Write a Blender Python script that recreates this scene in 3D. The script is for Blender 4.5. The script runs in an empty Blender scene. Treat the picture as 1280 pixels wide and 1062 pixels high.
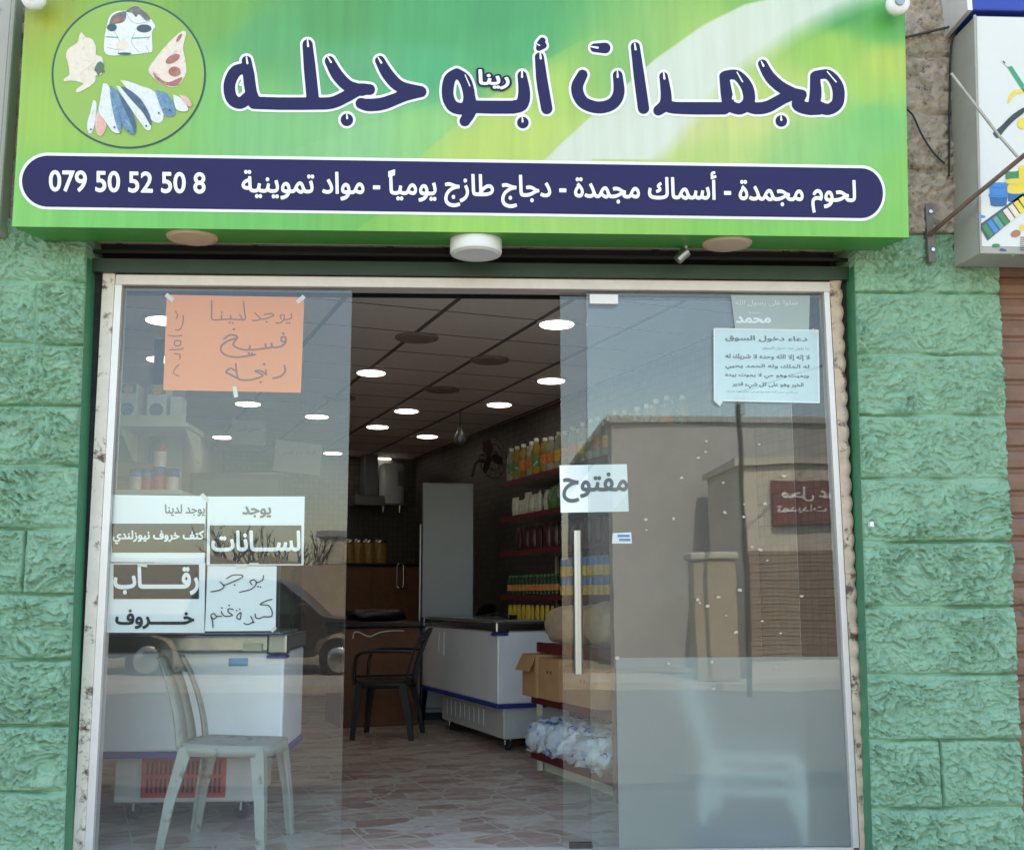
import bpy, bmesh, math, random
import numpy as np
from mathutils import Vector, Matrix
random.seed(7); np.random.seed(7)
S = bpy.context.scene; COL = S.collection

# ------------------------------------------------------------------ camera
F, YAW, PITCH, ROLL, CAMD, CAMH = 1360.7, 0.04328, 0.1555, -0.00198, 4.9307, 1.10
W0, H0 = 1280, 1062
def cam_axes():
    cy, sy = math.cos(YAW), math.sin(YAW)
    f = np.array([sy, cy, 0.]); r = np.array([cy, -sy, 0.]); u = np.array([0, 0, 1.])
    cp, sp = math.cos(PITCH), math.sin(PITCH)
    f2 = f*cp + u*sp; u2 = u*cp - f*sp
    cr, sr = math.cos(ROLL), math.sin(ROLL)
    return r*cr + u2*sr, u2*cr - r*sr, f2
RX, UX, FX = cam_axes(); CP = np.array([0, -CAMD, CAMH])
cam = bpy.data.cameras.new('camera'); cam.sensor_width = 36; cam.sensor_fit = 'HORIZONTAL'
cam.lens = F/W0*36; cam.clip_end = 500; cam.clip_start = 0.05
cob = bpy.data.objects.new('camera', cam); COL.objects.link(cob)
mw = Matrix.Identity(4)
for i in range(3):
    mw[i][0] = RX[i]; mw[i][1] = UX[i]; mw[i][2] = -FX[i]; mw[i][3] = CP[i]
cob.matrix_world = mw; S.camera = cob
# ------------------------------------------------------------------ light
SUN_EL, SUN_AZ = math.radians(52), math.radians(8)      # sun stands behind the shop, street side in open shade
wd = bpy.data.worlds.new('World'); S.world = wd; wd.use_nodes = True
nt = wd.node_tree; bg = nt.nodes['Background']
sky = nt.nodes.new('ShaderNodeTexSky'); sky.sky_type = 'NISHITA'; sky.sun_disc = False
sky.sun_elevation = SUN_EL; sky.sun_rotation = SUN_AZ; sky.dust_density = 1.3; sky.air_density = 1.2
nt.links.new(sky.outputs[0], bg.inputs[0]); bg.inputs[1].default_value = 0.13
sl = bpy.data.lights.new('sun', 'SUN'); sl.energy = 2.0; sl.angle = math.radians(0.5); sl.color = (1, .97, .92)
so = bpy.data.objects.new('sun', sl); COL.objects.link(so)
sd = Vector((math.sin(SUN_AZ)*math.cos(SUN_EL), math.cos(SUN_AZ)*math.cos(SUN_EL), math.sin(SUN_EL)))
so.rotation_euler = (-sd).to_track_quat('-Z', 'Y').to_euler()
S.view_settings.view_transform = 'Standard'; S.view_settings.look = 'None'; S.view_settings.gamma = 1
S.view_settings.exposure = 2.3
S.view_settings.use_white_balance = True; S.view_settings.white_balance_temperature = 7400; S.view_settings.white_balance_tint = 8
S.cycles.use_denoising = True; S.cycles.max_bounces = 10; S.cycles.transparent_max_bounces = 24
S.cycles.diffuse_bounces = 5; S.cycles.glossy_bounces = 5; S.cycles.sample_clamp_indirect = 6
S.cycles.caustics_reflective = False; S.cycles.caustics_refractive = True; S.cycles.blur_glossy = .8

# ------------------------------------------------------------------ helpers
A = 0.3312                                                # the shop runs back at this angle to its front
EX = Vector((math.cos(A), math.sin(A), 0)); DX = Vector((-math.sin(A), math.cos(A), 0))
def ED(e, d, z): v = EX*e + DX*d; return Vector((v.x, v.y, z))
def ray(px, py): return FX*F + RX*(px-W0/2) - UX*(py-H0/2)
def at(px, py, Y):
    v = ray(px, py); p = CP + v*((Y+CAMD)/v[1]); return Vector(p)
def atD(px, py, d):
    v = ray(px, py); n = np.array(DX); p = CP + v*((d - CP@n)/(v@n)); return Vector(p)
def atE(px, py, e):
    v = ray(px, py); n = np.array(EX); p = CP + v*((e - CP@n)/(v@n)); return Vector(p)
def atZ(px, py, z):
    v = ray(px, py); return Vector(CP + v*((z-CAMH)/v[2]))
def ed(p): return p.dot(EX), p.dot(DX)
ORD = 'first second third fourth fifth sixth seventh eighth ninth tenth eleventh twelfth thirteenth fourteenth fifteenth sixteenth seventeenth eighteenth nineteenth twentieth'.split()

def lin(c): c = c/255; return c/12.92 if c <= .04045 else ((c+.055)/1.055)**2.4
def rgb(r, g, b, k=1.0): return (lin(r)*k, lin(g)*k, lin(b)*k, 1)
MATS = {}
def mat(name, col, rough=.6, metal=0., var=.12, vscale=6., bump=0., bscale=40., emit=0., spec=.5, trans=0., coords='Object', var2=None, v2scale=3., v2thr=.6):
    m = bpy.data.materials.new(name); m.use_nodes = True; t = m.node_tree; p = t.nodes['Principled BSDF']
    if len(col) == 3: col = rgb(*col)
    p.inputs['Roughness'].default_value = rough; p.inputs['Metallic'].default_value = metal
    p.inputs['Specular IOR Level'].default_value = spec; p.inputs['Transmission Weight'].default_value = trans
    p.inputs['Base Color'].default_value = col
    tc = t.nodes.new('ShaderNodeTexCoord')
    if var > 0:
        n = t.nodes.new('ShaderNodeTexNoise'); n.inputs['Scale'].default_value = vscale; n.inputs['Detail'].default_value = 6
        n.inputs['Roughness'].default_value = .62
        t.links.new(tc.outputs[coords], n.inputs['Vector'])
        r = t.nodes.new('ShaderNodeValToRGB'); r.color_ramp.elements[0].position = .3; r.color_ramp.elements[1].position = .7
        r.color_ramp.elements[0].color = tuple(c*(1-var) for c in col[:3])+(1,)
        r.color_ramp.elements[1].color = tuple(min(1, c*(1+var)) for c in col[:3])+(1,)
        t.links.new(n.outputs['Fac'], r.inputs['Fac']); out = r.outputs['Color']
        if var2:
            n2 = t.nodes.new('ShaderNodeTexNoise'); n2.inputs['Scale'].default_value = v2scale; n2.inputs['Detail'].default_value = 8
            n2.inputs['Roughness'].default_value = .7
            t.links.new(tc.outputs[coords], n2.inputs['Vector'])
            r2 = t.nodes.new('ShaderNodeValToRGB'); r2.color_ramp.elements[0].position = v2thr; r2.color_ramp.elements[1].position = min(1, v2thr+.08)
            t.links.new(n2.outputs['Fac'], r2.inputs['Fac'])
            mx = t.nodes.new('ShaderNodeMixRGB'); mx.inputs['Color2'].default_value = rgb(*var2)
            t.links.new(r2.outputs['Color'], mx.inputs['Fac']); t.links.new(out, mx.inputs['Color1']); out = mx.outputs['Color']
        t.links.new(out, p.inputs['Base Color'])
    if bump > 0:
        n3 = t.nodes.new('ShaderNodeTexNoise'); n3.inputs['Scale'].default_value = bscale; n3.inputs['Detail'].default_value = 5
        t.links.new(tc.outputs[coords], n3.inputs['Vector'])
        b = t.nodes.new('ShaderNodeBump'); b.inputs['Strength'].default_value = bump; b.inputs['Distance'].default_value = .01
        t.links.new(n3.outputs['Fac'], b.inputs['Height']); t.links.new(b.outputs['Normal'], p.inputs['Normal'])
    if emit > 0:
        p.inputs['Emission Color'].default_value = col; p.inputs['Emission Strength'].default_value = emit
    MATS[name] = m; return m

class MB:
    def __init__(s): s.v = []; s.f = []; s.mi = []; s.m = 0; s.sm = []
    def add(s, vs, fs, smooth=False):
        o = len(s.v); s.v += [tuple(v) for v in vs]
        for f in fs: s.f.append([i+o for i in f]); s.mi.append(s.m); s.sm.append(smooth)
        return s
    def box(s, x0, y0, z0, x1, y1, z1):
        vs = [(x0,y0,z0),(x1,y0,z0),(x1,y1,z0),(x0,y1,z0),(x0,y0,z1),(x1,y0,z1),(x1,y1,z1),(x0,y1,z1)]
        return s.add(vs, [(0,3,2,1),(4,5,6,7),(0,1,5,4),(1,2,6,5),(2,3,7,6),(3,0,4,7)])
    def rbox(s, x0, y0, z0, x1, y1, z1, b=.01):           # box with chamfered edges
        bm = bmesh.new(); bmesh.ops.create_cube(bm, size=1)
        for v in bm.verts: v.co = ((x0+x1)/2+v.co.x*(x1-x0), (y0+y1)/2+v.co.y*(y1-y0), (z0+z1)/2+v.co.z*(z1-z0))
        bmesh.ops.bevel(bm, geom=bm.edges[:], offset=b, segments=2, affect='EDGES', profile=.5)
        bm.verts.index_update()
        s.add([v.co for v in bm.verts], [[v.index for v in f.verts] for f in bm.faces]); bm.free(); return s
    def hexa(s, p):                                        # 8 corner points, like box order
        return s.add(p, [(0,3,2,1),(4,5,6,7),(0,1,5,4),(1,2,6,5),(2,3,7,6),(3,0,4,7)])
    def prism(s, pts, a0, a1, axis='y'):                   # polygon extruded along an axis
        n = len(pts)
        def P(p, a): return (p[0], a, p[1]) if axis == 'y' else ((a, p[0], p[1]) if axis == 'x' else (p[0], p[1], a))
        vs = [P(p, a0) for p in pts]+[P(p, a1) for p in pts]
        fs = [list(range(n)), list(range(2*n-1, n-1, -1))]+[(i, i+n, (i+1) % n+n, (i+1) % n) for i in range(n)]
        return s.add(vs, fs)
    def lathe(s, prof, c=(0,0,0), n=24, axis='z', smooth=True):
        vs = []; k = len(prof)
        for (r, h) in prof:
            for j in range(n):
                a = 2*math.pi*j/n; x, y = r*math.cos(a), r*math.sin(a)
                q = (x, y, h) if axis == 'z' else ((x, h, y) if axis == 'y' else (h, x, y))
                vs.append((c[0]+q[0], c[1]+q[1], c[2]+q[2]))
        fs = []
        for i in range(k-1):
            for j in range(n): fs.append((i*n+j, i*n+(j+1) % n, (i+1)*n+(j+1) % n, (i+1)*n+j))
        s.add(vs, fs, smooth)
        s.add(vs[:n], [list(range(n))[::-1]]); s.add(vs[-n:], [list(range(n))]); return s
    def tube(s, pts, r, n=10, flat=1.0, smooth=True):      # swept tube, r number or list
        P = [Vector(p) for p in pts]; k = len(P); rs = r if isinstance(r, (list, tuple)) else [r]*k
        vs = []; up = None
        for i in range(k):
            t = (P[min(i+1, k-1)]-P[max(i-1, 0)]).normalized()
            if up is None: up = Vector((0,0,1)) if abs(t.z) < .9 else Vector((0,1,0))
            sd_ = t.cross(up).normalized(); up = sd_.cross(t).normalized()
            for j in range(n):
                a = 2*math.pi*j/n; vs.append(P[i]+sd_*math.cos(a)*rs[i]+up*math.sin(a)*rs[i]*flat)
        fs = [(i*n+j, i*n+(j+1) % n, (i+1)*n+(j+1) % n, (i+1)*n+j) for i in range(k-1) for j in range(n)]
        s.add(vs, fs, smooth); s.add(vs[:n], [list(range(n))[::-1]]); s.add(vs[-n:], [list(range(n))]); return s
    def build(s, name, mats, parent=None):
        me = bpy.data.meshes.new(name); me.from_pydata(s.v, [], s.f)
        ms = mats if isinstance(mats, (list, tuple)) else [mats]
        for m in ms: me.materials.append(MATS[m] if isinstance(m, str) else m)
        me.polygons.foreach_set('material_index', s.mi); me.polygons.foreach_set('use_smooth', s.sm)
        bm = bmesh.new(); bm.from_mesh(me); bmesh.ops.recalc_face_normals(bm, faces=bm.faces[:]); bm.to_mesh(me); bm.free()
        me.update(); o = bpy.data.objects.new(name, me); COL.objects.link(o)
        if parent: o.parent = parent
        return o
def tag(o, label, cat, group=None):
    o['label'] = label; o['category'] = cat
    if group: o['group'] = group
    return o
def struct(o, kind='structure'): o['kind'] = kind; return o
def thing(name, label, cat, loc=(0,0,0), rotz=0., group=None):
    o = bpy.data.objects.new(name, None); COL.objects.link(o); o.empty_display_size = .1
    o.location = loc; o.rotation_euler = (0, 0, rotz); return tag(o, label, cat, group)
def children(o): return [c for c in bpy.data.objects if c.parent == o]
def dup(o, loc, rotz, label):
    c = o.copy(); COL.objects.link(c); c.location = loc; c.rotation_euler = (0, 0, rotz); c['label'] = label
    for ch in children(o):
        k = ch.copy(); COL.objects.link(k); k.parent = c
        for g in children(ch):
            q = g.copy(); COL.objects.link(q); q.parent = k
    return c

# ---------------------------------------------------- flat shapes from distance fields (lettering, prints)
def contours(g, x0, y0, h, lev):
    """closed level loops of grid g (rows = y) at lev; inside is g < lev"""
    g = np.pad(g-lev, 1, constant_values=1e3); x0 -= h; y0 -= h
    ins = g < 0; segs = {}
    code = ins[:-1,:-1]*1+ins[:-1,1:]*2+ins[1:,1:]*4+ins[1:,:-1]*8
    T = {1:[(3,0)],2:[(0,1)],3:[(3,1)],4:[(1,2)],5:[(3,0),(1,2)],6:[(0,2)],7:[(3,2)],8:[(2,3)],9:[(2,0)],10:[(0,1),(2,3)],11:[(2,1)],12:[(1,3)],13:[(1,0)],14:[(0,3)]}
    def pt(k):
        i, j, v = k
        if v: a, b = g[i,j], g[i+1,j]; t = a/(a-b); return (x0+j*h, y0+(i+min(max(t,.02),.98))*h)
        a, b = g[i,j], g[i,j+1]; t = a/(a-b); return (x0+(j+min(max(t,.02),.98))*h, y0+i*h)
    for i, j in zip(*np.nonzero((code > 0) & (code < 15))):
        for (a, b) in T[int(code[i,j])]:
            E = ((i,j,0),(i,j+1,1),(i+1,j,0),(i,j,1)); segs.setdefault(E[a], []).append(E[b])
    loops = []
    while segs:
        k0 = next(iter(segs)); k = k0; L = []
        while k in segs:
            L.append(pt(k)); nx = segs[k].pop()
            if not segs[k]: del segs[k]
            k = nx
        if len(L) > 5: loops.append(simplify(L, h*.12))
    return loops
def simplify(L, tol):
    P = np.array(L)
    def dp(a, b):
        if b <= a+1: return []
        d = P[b]-P[a]; n = math.hypot(*d); q = P[a+1:b]-P[a]
        dist = abs(q[:,0]*d[1]-q[:,1]*d[0])/n if n > 1e-9 else np.hypot(q[:,0], q[:,1])
        i = int(dist.argmax())
        if dist[i] < tol: return []
        i += a+1; return dp(a, i)+[i]+dp(i, b)
    m = len(P)//2; idx = [0]+dp(0, m)+[m]+dp(m, len(P)-1)+[len(P)-1]
    return [tuple(P[i]) for i in idx]
def loops_mesh(loops, to3d):
    cu = bpy.data.curves.new('outline', 'CURVE'); cu.dimensions = '2D'; cu.fill_mode = 'BOTH'
    for L in loops:
        if len(L) < 3: continue
        sp = cu.splines.new('POLY'); sp.points.add(len(L)-1); sp.use_cyclic_u = True
        for p, q in zip(sp.points, L): p.co = (q[0], q[1], 0, 1)
    o = bpy.data.objects.new('outline', cu); COL.objects.link(o); bpy.context.view_layer.update()
    me = bpy.data.meshes.new_from_object(o.evaluated_get(bpy.context.evaluated_depsgraph_get()))
    bpy.data.objects.remove(o); bpy.data.curves.remove(cu)
    for v in me.vertices: v.co = to3d(v.co.x, v.co.y)
    me.materials.clear(); return me
def flat(name, loops, to3d, m, parent=None):
    me = loops_mesh(loops, to3d); me.materials.append(MATS[m]); me.name = name
    o = bpy.data.objects.new(name, me); COL.objects.link(o)
    if parent: o.parent = parent
    return o
def plane_at(Y): return lambda x, z: (x, Y, z)
def stroke_sdf(strokes, h, pad):
    """strokes: list of point lists (x, y, r) -> grid"""
    P = np.array([p for s in strokes for p in s]); R_ = P[:,2].max()+pad+2*h
    x0, y0 = P[:,0].min()-R_, P[:,1].min()-R_; nx = int((P[:,0].max()+R_-x0)/h)+2; ny = int((P[:,1].max()+R_-y0)/h)+2
    g = np.full((ny, nx), 1e2); X = x0+np.arange(nx)*h; Yv = y0+np.arange(ny)*h
    for s in strokes:
        if len(s) == 1: s = [s[0], s[0]]
        for a, b in zip(s[:-1], s[1:]):
            m = max(a[2], b[2])+pad+2*h
            j0, j1 = np.searchsorted(X, [min(a[0],b[0])-m, max(a[0],b[0])+m]); i0, i1 = np.searchsorted(Yv, [min(a[1],b[1])-m, max(a[1],b[1])+m])
            XX, YY = np.meshgrid(X[j0:j1], Yv[i0:i1]); dx, dy = b[0]-a[0], b[1]-a[1]; L = dx*dx+dy*dy+1e-12
            t = np.clip(((XX-a[0])*dx+(YY-a[1])*dy)/L, 0, 1)
            dd = np.hypot(XX-a[0]-t*dx, YY-a[1]-t*dy)-(a[2]+t*(b[2]-a[2]))
            g[i0:i1,j0:j1] = np.minimum(g[i0:i1,j0:j1], dd)
    return g, x0, y0, X, Yv
def smooth_path(pts, n=5):                                  # Catmull-Rom through (x, y[, r])
    P = [np.array(p, float) for p in pts]
    if len(P) < 3: return pts
    out = []
    for i in range(len(P)-1):
        p0, p1, p2, p3 = P[max(i-1,0)], P[i], P[i+1], P[min(i+2,len(P)-1)]
        for k in range(n):
            t = k/n; out.append(tuple(.5*((2*p1)+(-p0+p2)*t+(2*p0-5*p1+4*p2-p3)*t*t+(-p0+3*p1-3*p2+p3)*t**3)))
    out.append(tuple(P[-1])); return out
_ar = {'ء':(0xFE80,1),'آ':(0xFE81,2),'أ':(0xFE83,2),'ؤ':(0xFE85,2),'إ':(0xFE87,2),'ئ':(0xFE89,4),'ا':(0xFE8D,2),'ب':(0xFE8F,4),'ة':(0xFE93,2),'ت':(0xFE95,4),'ث':(0xFE99,4),'ج':(0xFE9D,4),'ح':(0xFEA1,4),'خ':(0xFEA5,4),'د':(0xFEA9,2),'ذ':(0xFEAB,2),'ر':(0xFEAD,2),'ز':(0xFEAF,2),'س':(0xFEB1,4),'ش':(0xFEB5,4),'ص':(0xFEB9,4),'ض':(0xFEBD,4),'ط':(0xFEC1,4),'ظ':(0xFEC5,4),'ع':(0xFEC9,4),'غ':(0xFECD,4),'ف':(0xFED1,4),'ق':(0xFED5,4),'ك':(0xFED9,4),'ل':(0xFEDD,4),'م':(0xFEE1,4),'ن':(0xFEE5,4),'ه':(0xFEE9,4),'و':(0xFEED,2),'ى':(0xFEEF,2),'ي':(0xFEF1,4),'ـ':(0x640,4)}
def shape(s):
    """Arabic letters to joined forms, in drawing order"""
    out = []; i = 0
    jn = lambda k: k >= 0 and s[k] in _ar and _ar[s[k]][1] == 4
    while i < len(s):
        c = s[i]
        if c in _ar:
            base, k = _ar[c]; pv = jn(i-1)
            if c == 'ل' and i+1 < len(s) and s[i+1] in 'اأإآ':
                out.append(chr({'آ':0xFEF5,'أ':0xFEF7,'إ':0xFEF9,'ا':0xFEFB}[s[i+1]]+(1 if pv else 0))); i += 2; continue
            nx = k == 4 and i+1 < len(s) and s[i+1] in _ar and _ar[s[i+1]][1] >= 2
            out.append(chr(base if base == 0x640 or k == 1 else base+(3 if pv and nx else 2 if nx else 1 if pv else 0))); i += 1
        else: out.append(c); i += 1
    return ''.join(reversed(out))
def text_sdf(txt, arabic=True, h=.014, pad=.1):
    cu = bpy.data.curves.new('lettering', 'FONT'); cu.body = shape(txt) if arabic else txt; cu.fill_mode = 'NONE'; cu.resolution_u = 4
    o = bpy.data.objects.new('lettering', cu); COL.objects.link(o); bpy.context.view_layer.update()
    me = o.to_mesh(); V = np.array([v.co[:2] for v in me.vertices]); E = [tuple(e.vertices) for e in me.edges]
    o.to_mesh_clear(); bpy.data.objects.remove(o); bpy.data.curves.remove(cu)
    nxt = {}
    for a, b in E:                                          # every contour keeps its own drawing direction
        if b == a+1: nxt[a] = b
        else: nxt[max(a, b)] = min(a, b)
    x0, y0 = V.min(0)-pad-2*h; nx, ny = ((V.max(0)+pad+2*h-np.array([x0, y0]))/h).astype(int)+2
    g = np.full((ny, nx), 1e2); D = np.zeros((ny, nx+1), int); X = x0+np.arange(nx)*h; Y = y0+np.arange(ny)*h
    for a, b in nxt.items():
        p, q = V[a], V[b]
        if p[1] != q[1]:
            i0, i1 = np.searchsorted(Y, [min(p[1], q[1]), max(p[1], q[1])]); rows = np.arange(i0, i1)
            xi = p[0]+(Y[rows]-p[1])/(q[1]-p[1])*(q[0]-p[0]); c = np.searchsorted(X, xi); s = 1 if q[1] > p[1] else -1
            D[rows, 0] += s; np.add.at(D, (rows, c), -s)
        m = pad+h
        j0, j1 = np.searchsorted(X, [min(p[0],q[0])-m, max(p[0],q[0])+m]); i0, i1 = np.searchsorted(Y, [min(p[1],q[1])-m, max(p[1],q[1])+m])
        XX, YY = np.meshgrid(X[j0:j1], Y[i0:i1]); d = q-p; L = d@d+1e-12
        t = np.clip(((XX-p[0])*d[0]+(YY-p[1])*d[1])/L, 0, 1)
        g[i0:i1,j0:j1] = np.minimum(g[i0:i1,j0:j1], np.hypot(XX-p[0]-t*d[0], YY-p[1]-t*d[1]))
    w = np.cumsum(D, 1)[:, :nx] != 0
    return np.where(w, -g, g), x0, y0, h
def text(name, txt, box, Y, m, parent=None, bold=.0, arabic=True, proj=None, h=.014, keep=False, tilt=True):
    """lettering fitted into the photo box (x0, top, x1, bottom) as seen on the plane y = Y"""
    g, x0, y0, h = text_sdf(txt, arabic, h, max(.05, bold+.03))
    L = contours(g, x0, y0, h, bold); P = np.array([p for l in L for p in l]); lo, hi = P.min(0), P.max(0)
    f = proj or (lambda px, py: at(px, py, Y))
    bx0, by0, bx1, by1 = box
    def t3(x, y):
        u = (x-lo[0])/(hi[0]-lo[0]); v = (y-lo[1])/(hi[1]-lo[1])
        a, b = f(bx0, by1), f(bx1, by0); c = f(bx1, by1); d = f(bx0, by0)
        return (a*(1-u)+c*u)*(1-v)+(d*(1-u)+b*u)*v
    return flat(name, L, t3, m, parent)
def strokes(name, st, Y, m, r, grow=0., hole=None, parent=None, tr=lambda x, y: (x, y), smooth=True, cell=5., proj=None):
    """pen strokes traced in photo pixels and drawn on the plane y = Y"""
    SS = []
    for s in st:
        q = [(tr(p[0], p[1])+((p[2] if len(p) > 2 else r),)) for p in s]
        SS.append(smooth_path(q) if smooth and len(q) > 2 else q)
    h = r/cell; g, x0, y0, X, Yv = stroke_sdf(SS, h, max(grow, 0)+h)
    if hole:
        XX, YY = np.meshgrid(X, Yv)
        for (cx, cy, a, b) in hole:
            cx, cy = tr(cx, cy); e = (np.hypot((XX-cx)/a, (YY-cy)/b)-1)*min(a, b); g = np.maximum(g, -e)
    f = proj or (lambda px, py: at(px, py, Y))
    return flat(name, contours(g, x0, y0, h, grow), f, m, parent)
def poly(name, pts, Y, m, parent=None, tr=lambda x, y: (x, y), smooth=True, proj=None):
    q = [tr(*p) for p in pts]
    if smooth: q = smooth_path(q+[q[0]], 4)[:-1]
    return flat(name, [q], proj or (lambda x, y: at(x, y, Y)), m, parent)
def ell(cx, cy, a, b, n=28, rot=0.):
    return [(cx+a*math.cos(t)*math.cos(rot)-b*math.sin(t)*math.sin(rot), cy+a*math.cos(t)*math.sin(rot)+b*math.sin(t)*math.cos(rot)) for t in [2*math.pi*i/n for i in range(n)]]

# numpy noise for the rock-faced stone
_T = np.random.RandomState(3).rand(512, 512)
def vnoise(x, y, s=0):
    i = np.floor(x).astype(int); j = np.floor(y).astype(int); u = x-i; v = y-j; u = u*u*(3-2*u); v = v*v*(3-2*v)
    q = lambda a, b: _T[(a+s*37) % 512, (b+s*91) % 512]
    return (q(i,j)*(1-u)+q(i+1,j)*u)*(1-v)+(q(i,j+1)*(1-u)+q(i+1,j+1)*u)*v
def fbm(x, y, o=4, s=0): return sum(vnoise(x*2**k, y*2**k, s+k)*.5**k for k in range(o))/sum(.5**k for k in range(o))
def facets(x, y, s=0):
    i = np.floor(x).astype(int); j = np.floor(y).astype(int); d1 = np.full(x.shape, 9.); hh = np.zeros(x.shape)
    for a in (-1,0,1):
        for b in (-1,0,1):
            ii, jj = (i+a+s*13) % 512, (j+b+s*29) % 512
            dx, dy = x-(i+a+_T[ii,jj]), y-(j+b+_T[jj,ii]); d = np.hypot(dx, dy); n = d < d1
            pl = _T[(ii+7) % 512, jj]+(_T[ii,(jj+11) % 512]-.5)*1.7*dx+(_T[(ii+23) % 512,(jj+5) % 512]-.62)*1.9*dy
            hh = np.where(n, pl, hh); d1 = np.where(n, d, d1)
    return hh, d1
def worley(x, y, s=0):
    i = np.floor(x).astype(int); j = np.floor(y).astype(int); d1 = np.full(x.shape, 9.); d2 = d1.copy()
    hh = np.zeros(x.shape)
    for a in (-1,0,1):
        for b in (-1,0,1):
            ii, jj = (i+a+s*13) % 512, (j+b+s*29) % 512
            d = np.hypot(i+a+_T[ii,jj]-x, j+b+_T[jj,ii]-y); n = d < d1
            d2 = np.where(n, d1, np.minimum(d2, d)); hh = np.where(n, _T[(ii+7) % 512, jj], hh); d1 = np.where(n, d, d1)
    return d1, d2, hh
# ------------------------------------------------------------------ materials
GREEN = (96, 168, 138)
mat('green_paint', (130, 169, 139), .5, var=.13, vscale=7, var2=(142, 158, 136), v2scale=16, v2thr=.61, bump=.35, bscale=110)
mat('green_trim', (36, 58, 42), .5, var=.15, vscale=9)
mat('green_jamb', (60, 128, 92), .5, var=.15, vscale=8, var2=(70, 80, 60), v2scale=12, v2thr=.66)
mat('bare_stone', (176, 160, 144), .85, var=.34, vscale=16, var2=(112, 98, 86), v2scale=24, v2thr=.56, bump=.7, bscale=70)
mat('grime', (40, 40, 36), .8, var=.5, vscale=30)
mat('cream_metal', (228, 216, 200), .5, var=.10, vscale=10, var2=(96, 72, 58), v2scale=9, v2thr=.54)
mat('rusty_track', (205, 178, 155), .6, var=.18, vscale=18, var2=(92, 68, 56), v2scale=14, v2thr=.54)
mat('aluminium', (226, 218, 214), .38, metal=.25, var=.04, vscale=12)
mat('rail_metal', (214, 200, 190), .4, metal=.25, var=.06, vscale=12)
mat('black_gap', (14, 15, 14), .8, var=.3)
mat('housing', (26, 28, 27), .6, var=.3, vscale=12)
mat('sign_green_side', (70, 150, 62), .4, var=.06)
mat('navy_print', (36, 34, 78), .55, spec=.25, var=.03, vscale=4)
mat('white_print', (240, 240, 236), .42, var=.02)
mat('white_plastic', (226, 226, 222), .4, var=.03)
mat('beige_cover', (205, 178, 150), .5, var=.06)
mat('steel', (190, 190, 188), .22, metal=1., var=.05)
mat('chrome', (160, 160, 160), .3, metal=1., var=.02)
mat('bracket_metal', (120, 112, 104), .6, metal=.2, var=.2, vscale=20)
mat('dark_metal', (72, 66, 62), .5, metal=.6, var=.2, vscale=20)
mat('rust_rod', (112, 88, 74), .6, metal=.3, var=.25, vscale=20)
mat('grey_rod', (168, 160, 150), .5, metal=.4, var=.15, vscale=20)
mat('cable', (40, 38, 36), .6, var=.1)
mat('shutter_brown', (132, 96, 78), .6, var=.18, vscale=8, var2=(88, 62, 52), v2scale=6, v2thr=.6)
mat('signbox_grey', (166, 162, 150), .55, var=.08, vscale=5, var2=(120, 112, 100), v2scale=7, v2thr=.66)
mat('sign_white', (214, 212, 205), .45, var=.03, vscale=2)
mat('sign_blue', (34, 62, 156), .4, var=.06)
mat('paper', (246, 246, 245), .8, var=.02, vscale=5)
mat('paper_orange', (255, 148, 86), .8, var=.03, vscale=3)
mat('paper_blue', (218, 230, 234), .8, var=.06, vscale=6)
mat('paper_grey', (178, 180, 172), .8, var=.05)
mat('black_ink', (14, 14, 16), .6, var=.05)
mat('grey_ink', (92, 96, 98), .6, var=.05)
mat('pen_ink', (52, 56, 60), .6, var=.05)
mat('orange_ink', (150, 92, 68), .7, var=.1)
mat('glass_edge', (150, 168, 164), .2, var=.05)

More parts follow.
